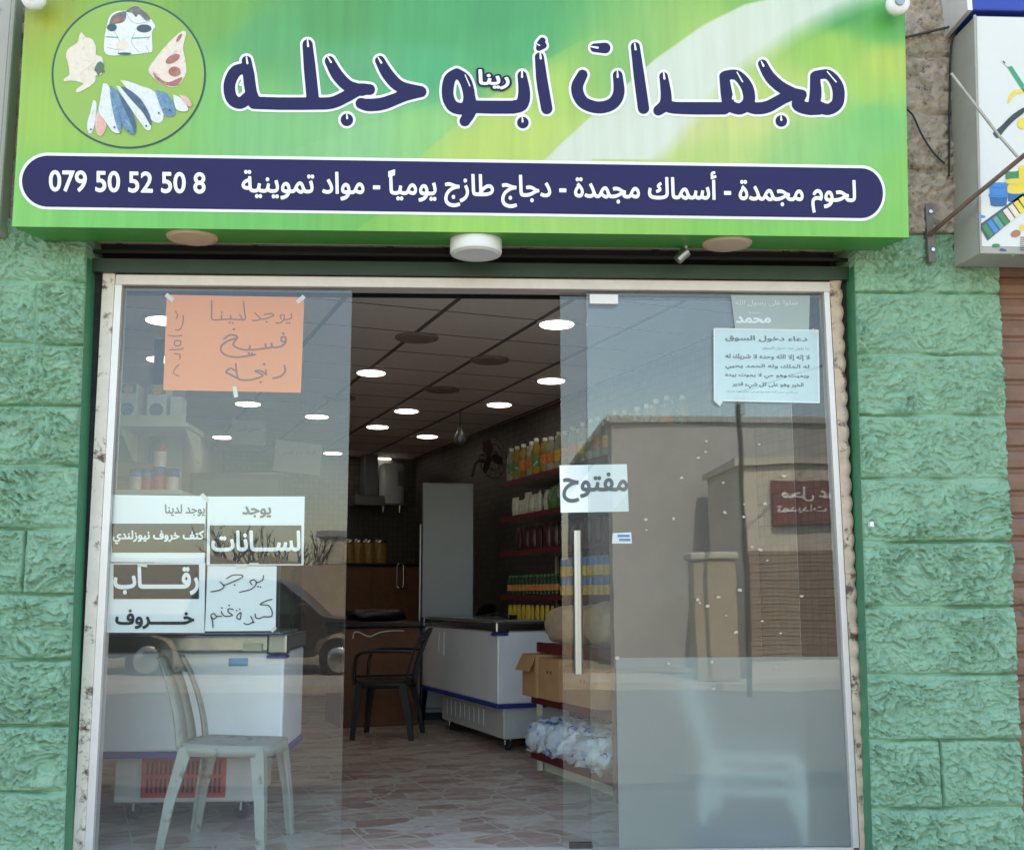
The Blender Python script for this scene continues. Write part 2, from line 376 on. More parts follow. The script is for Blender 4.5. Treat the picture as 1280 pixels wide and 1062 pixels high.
def glass_mat(name, tint, k=1.85, dirt=.018):
    m = bpy.data.materials.new(name); m.use_nodes = True; t = m.node_tree; t.nodes.remove(t.nodes['Principled BSDF'])
    out = t.nodes['Material Output']
    tr = t.nodes.new('ShaderNodeBsdfTransparent'); tr.inputs[0].default_value = tint
    gl = t.nodes.new('ShaderNodeBsdfGlossy'); gl.inputs['Roughness'].default_value = .0
    fr = t.nodes.new('ShaderNodeFresnel'); fr.inputs[0].default_value = 1.52
    ge = t.nodes.new('ShaderNodeNewGeometry')
    mu = t.nodes.new('ShaderNodeMath'); mu.operation = 'MULTIPLY'; mu.inputs[1].default_value = k
    sb = t.nodes.new('ShaderNodeMath'); sb.operation = 'SUBTRACT'; sb.inputs[0].default_value = 1
    m2 = t.nodes.new('ShaderNodeMath'); m2.operation = 'MULTIPLY'
    L = t.links.new
    L(fr.outputs[0], mu.inputs[0]); L(ge.outputs['Backfacing'], sb.inputs[1]); L(mu.outputs[0], m2.inputs[0]); L(sb.outputs[0], m2.inputs[1])
    wv = t.nodes.new('ShaderNodeTexNoise'); wv.inputs['Scale'].default_value = 2.6; wv.inputs['Detail'].default_value = 1; bp = t.nodes.new('ShaderNodeBump'); bp.inputs['Strength'].default_value = .03; bp.inputs['Distance'].default_value = .02
    tc0 = t.nodes.new('ShaderNodeTexCoord'); L(tc0.outputs['Object'], wv.inputs['Vector']); L(wv.outputs[0], bp.inputs['Height']); L(bp.outputs[0], gl.inputs['Normal'])
    mx = t.nodes.new('ShaderNodeMixShader'); L(m2.outputs[0], mx.inputs[0]); L(tr.outputs[0], mx.inputs[1]); L(gl.outputs[0], mx.inputs[2])
    df = t.nodes.new('ShaderNodeBsdfDiffuse'); df.inputs[0].default_value = (.6, .6, .58, 1)     # dust film
    n = t.nodes.new('ShaderNodeTexNoise'); n.inputs['Scale'].default_value = 2.2; n.inputs['Detail'].default_value = 7; n.inputs['Roughness'].default_value = .7
    tc = t.nodes.new('ShaderNodeTexCoord'); L(tc.outputs['Object'], n.inputs['Vector'])
    r = t.nodes.new('ShaderNodeMapRange'); r.inputs['From Min'].default_value = .35; r.inputs['From Max'].default_value = .8
    r.inputs['To Min'].default_value = dirt*.5; r.inputs['To Max'].default_value = dirt*2.2; L(n.outputs[0], r.inputs['Value'])
    m3 = t.nodes.new('ShaderNodeMath'); m3.operation = 'MULTIPLY'; L(r.outputs[0], m3.inputs[0]); L(sb.outputs[0], m3.inputs[1])
    my = t.nodes.new('ShaderNodeMixShader'); L(m3.outputs[0], my.inputs[0]); L(mx.outputs[0], my.inputs[1]); L(df.outputs[0], my.inputs[2])
    L(my.outputs[0], out.inputs[0]); MATS[name] = m
glass_mat('glass', (.93, .96, .95, 1))

# ------------------------------------------------------------------ setting: street, pavement, shop floor and ceiling
mat('asphalt', (128, 122, 114), .85, var=.15, vscale=2, bump=.3, bscale=60)
mat('pavement', (190, 182, 168), .85, var=.12, vscale=3)
mat('kerb', (160, 154, 146), .85, var=.12, vscale=3)
g = MB().box(-90, -120, -.5, 90, 60, -.36).build('ground', 'asphalt'); struct(g)
g = MB().box(-30, -2.6, -.36, 30, -.102, -.2).build('pavement', 'pavement'); struct(g)
g = MB().box(-60, -14.4, -.36, 60, -12.2, -.24).build('pavement', 'pavement'); struct(g)

def floor_mat():
    m = bpy.data.materials.new('stone_floor_tile'); m.use_nodes = True; t = m.node_tree; p = t.nodes['Principled BSDF']; L = t.links.new
    tc = t.nodes.new('ShaderNodeTexCoord'); mp = t.nodes.new('ShaderNodeMapping'); mp.inputs['Rotation'].default_value = (0, 0, -A)
    L(tc.outputs['Object'], mp.inputs['Vector'])
    nz = t.nodes.new('ShaderNodeTexNoise'); nz.inputs['Scale'].default_value = 5; L(mp.outputs[0], nz.inputs['Vector'])
    ma = t.nodes.new('ShaderNodeVectorMath'); ma.operation = 'MULTIPLY_ADD'; L(nz.outputs['Color'], ma.inputs[0]); ma.inputs[1].default_value = (.10, .10, 0); L(mp.outputs[0], ma.inputs[2])
    sc = t.nodes.new('ShaderNodeVectorMath'); sc.operation = 'MULTIPLY'; sc.inputs[1].default_value = (4.6, 7.6, 0); L(ma.outputs[0], sc.inputs[0])
    v1 = t.nodes.new('ShaderNodeTexVoronoi'); v1.inputs['Scale'].default_value = 1; L(sc.outputs[0], v1.inputs['Vector'])
    v2 = t.nodes.new('ShaderNodeTexVoronoi'); v2.feature = 'DISTANCE_TO_EDGE'; v2.inputs['Scale'].default_value = 1; L(sc.outputs[0], v2.inputs['Vector'])
    cr = t.nodes.new('ShaderNodeValToRGB'); cr.color_ramp.interpolation = 'CONSTANT'
    cols = [(194,172,156),(180,150,136),(202,184,170),(170,138,124),(188,160,144),(208,192,178),(180,154,138)]
    while len(cr.color_ramp.elements) < len(cols): cr.color_ramp.elements.new(.5)
    for i, c in enumerate(cols): cr.color_ramp.elements[i].position = i/len(cols); cr.color_ramp.elements[i].color = rgb(*c)
    sp = t.nodes.new('ShaderNodeSeparateColor'); L(v1.outputs['Color'], sp.inputs[0]); L(sp.outputs[0], cr.inputs['Fac'])
    mo = t.nodes.new('ShaderNodeTexNoise'); mo.inputs['Scale'].default_value = 14; mo.inputs['Detail'].default_value = 6; L(mp.outputs[0], mo.inputs['Vector'])
    ov = t.nodes.new('ShaderNodeMixRGB'); ov.blend_type = 'OVERLAY'; ov.inputs['Fac'].default_value = .5; L(cr.outputs[0], ov.inputs['Color1']); L(mo.outputs['Fac'], ov.inputs['Color2'])
    e = t.nodes.new('ShaderNodeMapRange'); e.inputs['From Min'].default_value = .012; e.inputs['From Max'].default_value = .05; L(v2.outputs['Distance'], e.inputs['Value'])
    gm = t.nodes.new('ShaderNodeMixRGB'); gm.inputs['Color1'].default_value = rgb(206, 190, 174); L(e.outputs[0], gm.inputs['Fac']); L(ov.outputs[0], gm.inputs['Color2'])
    # square tile joints
    bk = t.nodes.new('ShaderNodeTexBrick'); bk.offset = 0; bk.inputs['Scale'].default_value = 1; bk.inputs['Brick Width'].default_value = .33; bk.inputs['Row Height'].default_value = .33
    bk.inputs['Mortar Size'].default_value = .004; bk.inputs['Mortar Smooth'].default_value = .2; L(mp.outputs[0], bk.inputs['Vector'])
    g2 = t.nodes.new('ShaderNodeMixRGB'); g2.inputs['Color2'].default_value = rgb(206, 196, 184); L(bk.outputs['Fac'], g2.inputs['Fac']); L(gm.outputs[0], g2.inputs['Color1'])
    L(g2.outputs[0], p.inputs['Base Color']); p.inputs['Roughness'].default_value = .32; MATS['floor'] = m
floor_mat()
g = MB().box(-6, -.098, -.2, 6, 13, 0).build('floor', 'floor'); struct(g)
ZC = 2.74
mat('ceiling_tile', (236, 220, 208), .9, var=.05, vscale=40, bump=.25, bscale=120)
mat('tee_bar', (104, 94, 86), .6, var=.05)
mat('soffit', (60, 58, 56), .8, var=.1)
g = MB(); g.box(-6, .06, ZC, 6, 13, ZC+.1); g.m = 1
for k in range(-14, 16):                              # tee bars every 0.6 m along and across the shop
    e = k*.6+.28
    p = [ED(e-.014, -3, ZC-.004), ED(e+.014, -3, ZC-.004), ED(e+.014, 12, ZC-.004), ED(e-.014, 12, ZC-.004)]
    p += [v+Vector((0,0,.006)) for v in p]; g.hexa(p)
for k in range(-4, 24):
    d = k*.56+.1
    p = [ED(-7, d-.005, ZC-.002), ED(7, d-.005, ZC-.002), ED(7, d+.005, ZC-.002), ED(-7, d+.005, ZC-.002)]
    p += [v+Vector((0,0,.006)) for v in p]; g.hexa(p)
cl = g.build('ceiling', ['ceiling_tile', 'tee_bar']); struct(cl)
# trim the bars at the shop front
bm = bmesh.new(); bm.from_mesh(cl.data); bmesh.ops.bisect_plane(bm, geom=bm.verts[:]+bm.edges[:]+bm.faces[:], plane_co=(0,.06,0), plane_no=(0,-1,0), clear_outer=True); bm.to_mesh(cl.data); bm.free()

# shop walls
mat('inner_wall', (120, 112, 104), .8, var=.08, vscale=3)
def mosaic_mat():
    m = mat('mosaic_wall', (96, 90, 84), .6, var=.1); t = m.node_tree; p = t.nodes['Principled BSDF']; L = t.links.new
    tc = t.nodes.new('ShaderNodeTexCoord'); mp = t.nodes.new('ShaderNodeMapping'); mp.inputs['Rotation'].default_value = (0, 0, -A)
    cb = t.nodes.new('ShaderNodeSeparateXYZ'); cm = t.nodes.new('ShaderNodeCombineXYZ'); ad = t.nodes.new('ShaderNodeMath'); ad.operation = 'ADD'
    L(tc.outputs['Object'], mp.inputs['Vector']); L(mp.outputs[0], cb.inputs[0]); L(cb.outputs[0], ad.inputs[0]); L(cb.outputs[1], ad.inputs[1]); L(ad.outputs[0], cm.inputs[0]); L(cb.outputs[2], cm.inputs[1])
    bk = t.nodes.new('ShaderNodeTexBrick'); bk.offset = 0; bk.inputs['Scale'].default_value = 1; bk.inputs['Brick Width'].default_value = .06; bk.inputs['Row Height'].default_value = .06
    bk.inputs['Mortar Size'].default_value = .004; bk.inputs['Color1'].default_value = rgb(84, 80, 74); bk.inputs['Color2'].default_value = rgb(70, 66, 62); bk.inputs['Mortar'].default_value = rgb(58, 55, 52)
    L(cm.outputs[0], bk.inputs['Vector']); L(bk.outputs['Color'], p.inputs['Base Color'])
mosaic_mat()
def wall_ed(e0, e1, d0, d1, z0, z1, m, label):
    p = [ED(e0,d0,z0), ED(e1,d0,z0), ED(e1,d1,z0), ED(e0,d1,z0), ED(e0,d0,z1), ED(e1,d0,z1), ED(e1,d1,z1), ED(e0,d1,z1)]
    return tag(MB().hexa(p).build('interior_wall', m), label, 'wall')
wall_ed(2.12, 2.24, -.0, 8.0, 0, ZC, 'mosaic_wall', 'dark mosaic interior wall behind the red edged shelves')
wall_ed(-3.4, 3.0, 8.0, 8.12, 0, ZC, 'mosaic_wall', 'dim back wall of the shop behind the water heater')
wall_ed(-3.52, -3.4, .9, 8.12, 0, ZC, 'inner_wall', 'plain grey interior wall beyond the white chest freezer with the red grille')

# ------------------------------------------------------------------ shop front: rock-faced stone
def stone(name, xl, xr, z0, z1, zs, joints, m, label, seed, Y=-.10, amp=.039, step=.0043, cell=31.):
    nz = int((z1-z0)/step)+1; nx = int((xr((z0+z1)/2)-xl((z0+z1)/2))/step)+1
    Z = np.linspace(z0, z1, nz)[:,None].repeat(nx, 1); u = np.linspace(0, 1, nx)[None,:].repeat(nz, 0)
    X = np.vectorize(xl)(Z)*(1-u)+np.vectorize(xr)(Z)*u
    wob = (fbm(X*9, Z*9, 3, seed)-.5)*.012
    dj = np.full(X.shape, 1.)                                   # distance to the nearest joint
    for z in zs: dj = np.minimum(dj, abs(Z+wob-z))
    for (x, za, zb) in joints: dj = np.minimum(dj, np.where((Z > za) & (Z < zb), abs(X+wob-x), 1.))
    wx = X*cell+(fbm(X*7+5, Z*7, 3, seed+1)-.5)*5; wz = Z*cell*1.15+(fbm(X*7, Z*7+9, 3, seed+2)-.5)*5
    d1, d2, hh = worley(wx+wz*.35, wz-wx*.25, seed)
    e1, e2, gg = worley(wx*2.1, wz*2.3, seed+3)
    big = fbm(X*15, Z*15, 4, seed+4)
    fa, _ = facets(wx*.9+wz*.45, wz*.95-wx*.3, seed+11); fb, _ = facets(wx*2.3, wz*2.5+wx*.8, seed+12)
    h = .60*fa+.34*fb+.10*(1-d1)+.75*(big-.42)
    patch = np.clip((fbm(X*4.5, Z*4.5, 3, seed+6)-.30)*4, .6, 1)
    margin = np.clip((dj-.005)/.022, 0, 1)**.7
    y = amp*np.clip(h, 0, 1.5)*margin*patch
    y += (fbm(X*60, Z*60, 3, seed+7)-.5)*.0035
    openj = fbm(X*3+31, Z*3, 2, seed+8)                          # joints: mostly painted over, open in places
    y -= np.where(dj < .0055, .004+.030*np.clip((openj-.42)*6, 0, 1), 0)*np.clip(1-(dj/.0065)**2, 0, 1)
    V = np.stack([X, Y-y, Z], -1).reshape(-1, 3)
    i = np.arange(nz*nx).reshape(nz, nx); Fq = np.stack([i[:-1,:-1], i[:-1,1:], i[1:,1:], i[1:,:-1]], -1).reshape(-1, 4)
    me = bpy.data.meshes.new(name); me.vertices.add(len(V)); me.vertices.foreach_set('co', V.ravel())
    # sides and back
    me.loops.add(Fq.size); me.polygons.add(len(Fq)); me.loops.foreach_set('vertex_index', Fq.ravel())
    me.polygons.foreach_set('loop_start', np.arange(0, Fq.size, 4)); me.polygons.foreach_set('loop_total', np.full(len(Fq), 4))
    me.polygons.foreach_set('use_smooth', np.ones(len(Fq), bool)); me.update(calc_edges=True); me.materials.append(MATS[m])
    o = bpy.data.objects.new(name, me); COL.objects.link(o)
    bm = bmesh.new(); bm.from_mesh(me); ed_ = [e for e in bm.edges if e.is_boundary]
    r = bmesh.ops.extrude_edge_only(bm, edges=ed_)
    for v in r['geom']:
        if isinstance(v, bmesh.types.BMVert): v.co.y = Y+.30
    bm.to_mesh(me); bm.free()
    return tag(o, label, 'wall')
def lerpz(pa, pb):                                            # an upright edge through two photo points on the wall face
    a, b = at(*pa, -.10), at(*pb, -.10)
    return lambda z: a.x+(b.x-a.x)*(z-a.z)/(b.z-a.z)
ZL = [at(50, y, -.10).z for y in (352, 430, 506, 582, 661, 742, 824, 907, 990, 1075)]
ZR = [at(1150, y, -.10).z for y in (292, 366, 443, 519, 598, 677, 758, 842, 925, 1010)]
eL = lerpz((107, 352), (80, 1060)); eR = lerpz((1069, 362), (1091, 1060)); cR = lerpz((1247, 345), (1277, 1000))
zt = at(1150, 292, -.10).z
stone('stone_pillar', lambda z: -2.75, eL, -.2, zt+.01, ZL, [(at(45,400,-.1).x, ZL[1], ZL[0]), (at(30,700,-.1).x, ZL[5], ZL[4]), (at(28,390,-.1).x-.3, ZL[3], ZL[2])], 'green_paint',
      'green painted rock faced stone pillar left of the glass shop front', 1)
stone('stone_pillar', eR, cR, -.2, zt, ZR, [(at(1178,980,-.1).x, ZR[9], ZR[8])], 'green_paint',
      'green painted rock faced stone pillar between the shop front and the brown shutter', 5)
ZU = [at(1160, y, -.10).z for y in (-150, -78, -4, 70, 142, 214)]
stone('stone_wall', lambda z: -2.75, lambda z: 3.4, zt+.004, 4.55, ZU, [(at(18,100,-.1).x, ZU[4], ZU[3]), (at(1150,100,-.1).x, ZU[2], ZU[1])], 'bare_stone',
      'bare dirty beige stone wall above and behind the two shop signs', 9, Y=-.10, amp=.040, step=.010)
# reveals of the opening
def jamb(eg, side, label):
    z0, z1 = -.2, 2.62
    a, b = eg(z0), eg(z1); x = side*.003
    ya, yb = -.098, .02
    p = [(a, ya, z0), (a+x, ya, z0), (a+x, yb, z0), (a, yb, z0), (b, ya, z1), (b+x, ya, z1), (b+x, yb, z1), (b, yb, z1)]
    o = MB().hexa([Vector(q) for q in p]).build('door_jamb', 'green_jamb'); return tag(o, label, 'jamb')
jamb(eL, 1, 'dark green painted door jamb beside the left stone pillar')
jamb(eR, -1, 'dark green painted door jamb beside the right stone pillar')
# building mass that shades the street side
mat('render_wall', (170, 158, 144), .9, var=.1)
b = MB(); b.box(-2.75, .201, ZC+.12, 3.4, 13, 4.55); b.box(-12, .1, -.2, -2.76, 13, 4.55); b.box(3.41, .6, -.2, 12, 13, 4.55)
b.box(-12, .1, 4.56, 12, 13, 4.8)
tag(b.build('shop_building', 'render_wall'), 'plain building mass above and around the shop', 'building')
# ------------------------------------------------------------------ steel frame round the opening
def edge(pa, pb, Y=0.):
    a, b = at(*pa, Y), at(*pb, Y); return lambda z: a.x+(b.x-a.x)*(z-a.z)/(b.z-a.z)
def upright(name, fa, fb, y0, y1, z0, z1, m, parent, bulge=None):
    p = [(fa(z0), y0, z0), (fb(z0), y0, z0), (fb(z0), y1, z0), (fa(z0), y1, z0), (fa(z1), y0, z1), (fb(z1), y0, z1), (fb(z1), y1, z1), (fa(z1), y1, z1)]
    return MB().hexa([Vector(q) for q in p]).build(name, m, parent)
ZT = at(640, 361, 0).z; ZH = at(640, 348, 0).z                 # rail bottom and top
fr = thing('shutter_track', 'worn cream steel shutter track with chipped paint left of the glass', 'shutter track')
l0, l1, l2 = edge((118, 400), (84, 1050)), edge((141, 400), (106, 1050)), edge((150, 400), (116, 1050))
upright('track_post', edge((126, 400), (92, 1050)), l1, -.005, .05, 0, ZH+.02, 'cream_metal', fr)
upright('track_groove', edge((114, 400), (79, 1050)), edge((125.7, 400), (91.7, 1050)), .012, .06, -.05, ZH+.03, 'grime', fr)
fr2 = thing('shutter_track', 'worn cream steel shutter track with a scalloped edge right of the glass', 'shutter track')
r2, r1, r0 = edge((1032, 400), (1066.5, 1050)), edge((1039, 400), (1074, 1050)), edge((1055, 400), (1085, 1050))
mb = MB(); prof = []                                             # scalloped steel strip: a wavy front surface
nz = 260
for i in range(nz):
    z = (ZH+.02)*i/(nz-1)
    w = .012*abs(math.sin(z*math.pi/.082)); w2 = .006*math.sin(z*math.pi/.041)
    prof.append((z, w, w2))
vs = []; fs = []
for i, (z, w, w2) in enumerate(prof):
    a, b_ = r1(z)+.0005, r0(z)
    for (u, y) in ((0, -.004), (.45, -.008-w*.6), (.8, -.004-w), (1, .03)): vs.append((a+(b_-a)*u+(w*.55 if u in (.45, .8) else 0), y, z))
    if i:
        o = 4*(i-1)
        for k in range(3): fs.append((o+k, o+k+1, o+k+5, o+k+4))
mb.add(vs, fs, True); mb.build('track_strip', 'rusty_track', fr2)
upright('track_groove', edge((1055.3, 400), (1085.3, 1050)), edge((1062, 400), (1094, 1050)), .012, .06, -.05, ZH+.03, 'grime', fr2)

fm = thing('door_frame', 'pale aluminium frame holding the glass panes', 'door frame')
upright('frame_post', edge((141.3, 400), (106.3, 1050)), l2, .0, .075, 0, ZH-.006, 'aluminium', fm)
upright('frame_post', r2, edge((1038.7, 400), (1073.7, 1050)), .0, .075, 0, ZH-.006, 'aluminium', fm)
mb = MB(); mb.rbox(at(144, 352, 0).x, -.004, ZT, at(1042, 352, 0).x, .10, ZH, .004); mb.build('frame_rail', 'rail_metal', fm)
mb = MB(); mb.box(at(116, 900, 0).x-.2, .0, -.012, at(1067, 900, 0).x+.2, .09, .006); mb.build('floor_track', 'aluminium', fm)
# lintel and the dark shutter box above the rail
ZLn = at(640, 331, 0).z
lt = MB().box(at(110, 340, 0).x, -.03, ZH+.003, at(1060, 340, 0).x, .12, ZLn)
lt.box(at(110, 340, 0).x, -.012, ZH-.02, at(140, 340, 0).x-.001, .0, ZH+.001) if False else None
tag(lt.build('lintel', 'green_trim'), 'dark green steel lintel beam above the glass doors', 'lintel')
sb = thing('shutter_housing', 'dark roller shutter housing in the gap under the green sign', 'shutter housing')
MB().lathe([(.125, -1.86+.1), (.125, 1.78)], (0, .20, ZLn+.15), 24, 'x').build('shutter_roll', 'housing', sb)
mb = MB(); mb.box(-1.78, .16, ZLn+.001, 1.85, .34, ZLn+.012); mb.box(-1.80, .34, ZH, 1.86, .36, 3.0); mb.build('housing_back', 'black_gap', sb)
mb = MB(); mb.box(-1.75, -.085, ZLn+.085, 1.82, -.06, ZLn+.1); mb.build('edge_angle', 'green_trim', sb)
mb = MB(); mb.box(-1.76, -.02, ZLn+.03, 1.83, -.005, ZLn+.045); mb.build('guide_bar', 'housing', sb)

# ------------------------------------------------------------------ glass
def pane(name, x0, x1, y, z0, z1, label, fx0=None, fx1=None, t=.008):
    a0, a1 = (fx0 or (lambda z: x0)), (fx1 or (lambda z: x1))
    o = MB(); p = [(a0(z0),y,z0),(a1(z0),y,z0),(a1(z0),y+t,z0),(a0(z0),y+t,z0),(a0(z1),y,z1),(a1(z1),y,z1),(a1(z1),y+t,z1),(a0(z1),y+t,z1)]
    o.hexa([Vector(q) for q in p]); o.mi = [1,1,0,1,0,1]
    ob = o.build(name, ['glass', 'glass_edge'])
    return ob
YP = .030
gl = pane('glass_pane', 0, 0, YP, .006, ZT, '', l2, edge((440, 365), (425, 1060), YP))
tag(gl, 'fixed clear glass pane left of the doorway with paper notices', 'glass pane')
gr = pane('glass_pane', 0, 0, YP, .006, ZT, '', edge((733, 370), (740, 1060), YP), r2)
tag(gr, 'fixed glass pane right of the doorway, frosted below', 'glass pane')
YD = .062
sdr = thing('sliding_door', 'frameless sliding glass door pushed open behind the right pane', 'door')
dg = pane('glass_panel', 0, 0, YD, .012, ZT, '', edge((700, 370), (705, 1060), YD), edge((984, 370), (1012, 1060), YD)); dg.parent = sdr
hd = thing('pull_handle', '', ''); 
bpy.data.objects.remove(hd)
def handle(yy, px):
    a, b = at(px, 663, yy), at(px+2, 842, yy)
    m_ = MB(); m_.lathe([(.0195, b.z), (.0195, a.z)], (a.x, yy, 0), 20)
    for f in (.14, .86): m_.lathe([(.008, min(yy, YD)), (.008, max(yy, YD))], (a.x, 0, b.z+(a.z-b.z)*f), 12, 'y')
    return m_.build('pull_handle', 'chrome', sdr)
handle(YD-.045, 721); handle(YD+.055, 722)
mb = MB(); a, b = at(712, 1053, YD-.012), at(741, 1064, YD-.012); mb.rbox(a.x, YD-.012, .004, b.x, YD+.02, a.z, .003); mb.build('patch_fitting', 'dark_metal', sdr)
mb = MB(); a, b = at(737, 367, YP-.012), at(773, 380, YP-.012); mb.rbox(a.x, YP-.012, b.z, b.x, YP+.016, a.z-.001, .003)
mb.build('clamp_plate', 'aluminium', gr)

# frosted film with a small hexagon print on the lower right pane
def film_mat():
    m = bpy.data.materials.new('frosted_film'); m.use_nodes = True; t = m.node_tree; t.nodes.remove(t.nodes['Principled BSDF']); L = t.links.new
    rf = t.nodes.new('ShaderNodeBsdfRefraction'); rf.inputs['IOR'].default_value = 1.18; rf.inputs['Roughness'].default_value = .8; rf.inputs[0].default_value = (.93, .96, .95, 1)
    df = t.nodes.new('ShaderNodeBsdfDiffuse'); df.inputs[0].default_value = (.86, .88, .86, 1)
    tl = t.nodes.new('ShaderNodeBsdfTranslucent'); tl.inputs[0].default_value = (.80, .83, .82, 1)
    tr = t.nodes.new('ShaderNodeBsdfTransparent')
    m1 = t.nodes.new('ShaderNodeMixShader'); m1.inputs[0].default_value = .45; L(df.outputs[0], m1.inputs[1]); L(tl.outputs[0], m1.inputs[2])
    tc = t.nodes.new('ShaderNodeTexCoord'); mp = t.nodes.new('ShaderNodeMapping'); mp.inputs['Scale'].default_value = (95, 1, 95); L(tc.outputs['Object'], mp.inputs[0])
    v = t.nodes.new('ShaderNodeTexVoronoi'); v.inputs['Scale'].default_value = 1; v.inputs['Randomness'].default_value = .12; L(mp.outputs[0], v.inputs['Vector'])
    r = t.nodes.new('ShaderNodeMapRange'); r.inputs['From Min'].default_value = .2; r.inputs['From Max'].default_value = .6; r.inputs['To Min'].default_value = .40; r.inputs['To Max'].default_value = .58; L(v.outputs['Distance'], r.inputs['Value'])
    m2 = t.nodes.new('ShaderNodeMixShader'); L(r.outputs[0], m2.inputs[0]); L(rf.outputs[0], m2.inputs[1]); L(m1.outputs[0], m2.inputs[2])
    L(m2.outputs[0], t.nodes['Material Output'].inputs[0]); MATS['frosted_film'] = m
film_mat()
fy = YP+.0105
f0, f1 = edge((770, 820), (774, 1060), fy), (lambda z: r2(z)-.003)
zb, zt_ = .008, at(900, 821, fy).z
tag(MB().add([Vector((f0(zb), fy, zb)), Vector((f1(zb), fy, zb)), Vector((f1(zt_), fy, zt_)), Vector((f0(zt_), fy, zt_))], [(0,1,2,3)]).build('frosted_film', 'frosted_film'),
    'frosted privacy film with a tiny hexagon pattern on the lower right glass', 'window film')

# ------------------------------------------------------------------ green shop sign
YS = -.35
def sign_colour(px, py):
    pts = [(25,5,150,172,74),(45,20,180,190,78),(100,60,165,196,72),(60,130,170,206,92),(30,260,140,208,105),(160,10,150,190,80),(160,120,168,206,90),(270,20,128,180,88),(270,120,140,205,115),
           (330,50,104,178,112),(330,160,142,205,132),(420,20,92,165,95),(450,90,104,180,122),(450,170,150,208,140),(540,30,88,172,105),(540,90,92,182,124),(520,170,155,212,128),(620,20,84,166,105),(650,60,88,176,110),
           (350,275,116,196,96),(240,275,120,200,98),(120,265,128,206,104),(430,285,120,192,88),(600,285,150,208,100),(700,288,170,212,110),(800,288,158,206,96),(900,290,140,205,90),(1000,290,140,206,90),(1120,290,142,205,92),
           (660,170,206,224,120),(600,195,200,220,120),(760,90,150,200,112),(700,110,180,212,110),(860,170,222,226,152),(930,150,222,226,140),(880,190,200,222,130),(980,120,204,222,125),(1000,180,170,212,130),(930,60,190,214,120),(980,25,140,196,92),
           (1040,15,78,160,82),(1110,30,96,178,88),(1040,60,170,210,96),(1110,80,196,214,100),(1100,110,180,214,104),(1100,150,136,204,116),(1060,190,150,210,124),(1120,220,146,206,96),(720,195,208,222,140)]
    P = np.array(pts, float); w = 1/(((P[:,0]-px)**2+((P[:,1]-py)*1.5)**2)/900+.6)**2.0
    c = (P[:,2:]*w[:,None]).sum(0)/w.sum()
    def curve(x, k): return np.interp(x, [p[0] for p in k], [p[1] for p in k])
    # bright swooshes: everything below/right of a rising arc
    a1 = curve(px, [(480,230),(520,198),(600,130),(680,75),(760,32),(850,-5),(1200,-90)])
    if px > 470 and py > a1 and py < 200:
        f = min(1, (py-a1)/3)*max(0, min(1, (700-px)/120+.55)); c = c*(1-.55*f)+np.array([204,222,112])*.55*f
    a2 = curve(px, [(680,200),(700,180),(760,125),(820,72),(880,30),(930,5),(1200,-60)])
    a3 = curve(px, [(800,205),(830,180),(880,120),(930,70),(1000,25),(1060,-5),(1200,-60)])
    if px > 660 and py > a2 and py < 200:
        f = min(1, (py-a2)/2.5); k = max(0, min(1, (py-a3)/30)); k2 = min(1, max(0, (py-a3)/90))
        c = c*(1-f*(.93*(1-k)))+np.array([240,242,226])*f*(.93*(1-k)); 
    a4 = curve(px, [(950,205),(1000,172),(1060,140),(1140,105)])
    if px > 940 and py > a4: c = c*.86+np.array([120,205,130])*.14
    a5 = curve(px, [(430,300),(470,270),(520,240)])
    if 425 < px < 640 and py > a5 and py > 240: c = c*.75+np.array([205,225,90])*.25
    a6 = curve(px, [(330,200),(430,165),(540,130)])
    if 330 < px < 560 and py > a6 and py < a1: c = c*.93+np.array([215,235,200])*.07
    return c
def print_mat():
    m = bpy.data.materials.new('sign_print'); m.use_nodes = True; t = m.node_tree; p = t.nodes['Principled BSDF']; L = t.links.new
    a = t.nodes.new('ShaderNodeVertexColor'); a.layer_name = 'print'
    n = t.nodes.new('ShaderNodeTexNoise'); tc = t.nodes.new('ShaderNodeTexCoord'); mp = t.nodes.new('ShaderNodeMapping'); mp.inputs['Scale'].default_value = (26, 1, 2.2); L(tc.outputs['Object'], mp.inputs[0]); L(mp.outputs[0], n.inputs['Vector']); n.inputs['Scale'].default_value = 1; n.inputs['Detail'].default_value = 7
    mx = t.nodes.new('ShaderNodeMixRGB'); mx.blend_type = 'OVERLAY'; mx.inputs[0].default_value = .17; L(a.outputs[0], mx.inputs[1]); L(n.outputs[0], mx.inputs[2]); L(mx.outputs[0], p.inputs['Base Color'])
    b = t.nodes.new('ShaderNodeBump'); b.inputs['Strength'].default_value = .08; b.inputs['Distance'].default_value = .01; L(n.outputs[0], b.inputs['Height']); L(b.outputs[0], p.inputs['Normal'])
    p.inputs['Roughness'].default_value = .42; MATS['sign_print'] = m
print_mat()
sg = thing('shop_sign', 'long green shop sign with navy Arabic lettering above the glass doors', 'sign', (0, 0, 0))
bl, br_ = at(15, 282, YS), at(1136, 298, YS); SZ = (bl.z+br_.z)/2; SX0, SX1 = bl.x, br_.x; tx0, tx1 = at(32, 0, YS).x, at(1131, 12, YS).x
SZ1 = 3.86
def sx(u, z): k = (z-SZ)/(at(600, 0, YS).z-SZ); return (SX0+(tx0-SX0)*k)*(1-u)+(SX1+(tx1-SX1)*k)*u
nx, nz = 430, 130; vs = []; cs = []
def proj_px(P):
    d = np.array(P)-CP; z = d@FX; return W0/2+F*(d@RX)/z, H0/2-F*(d@UX)/z
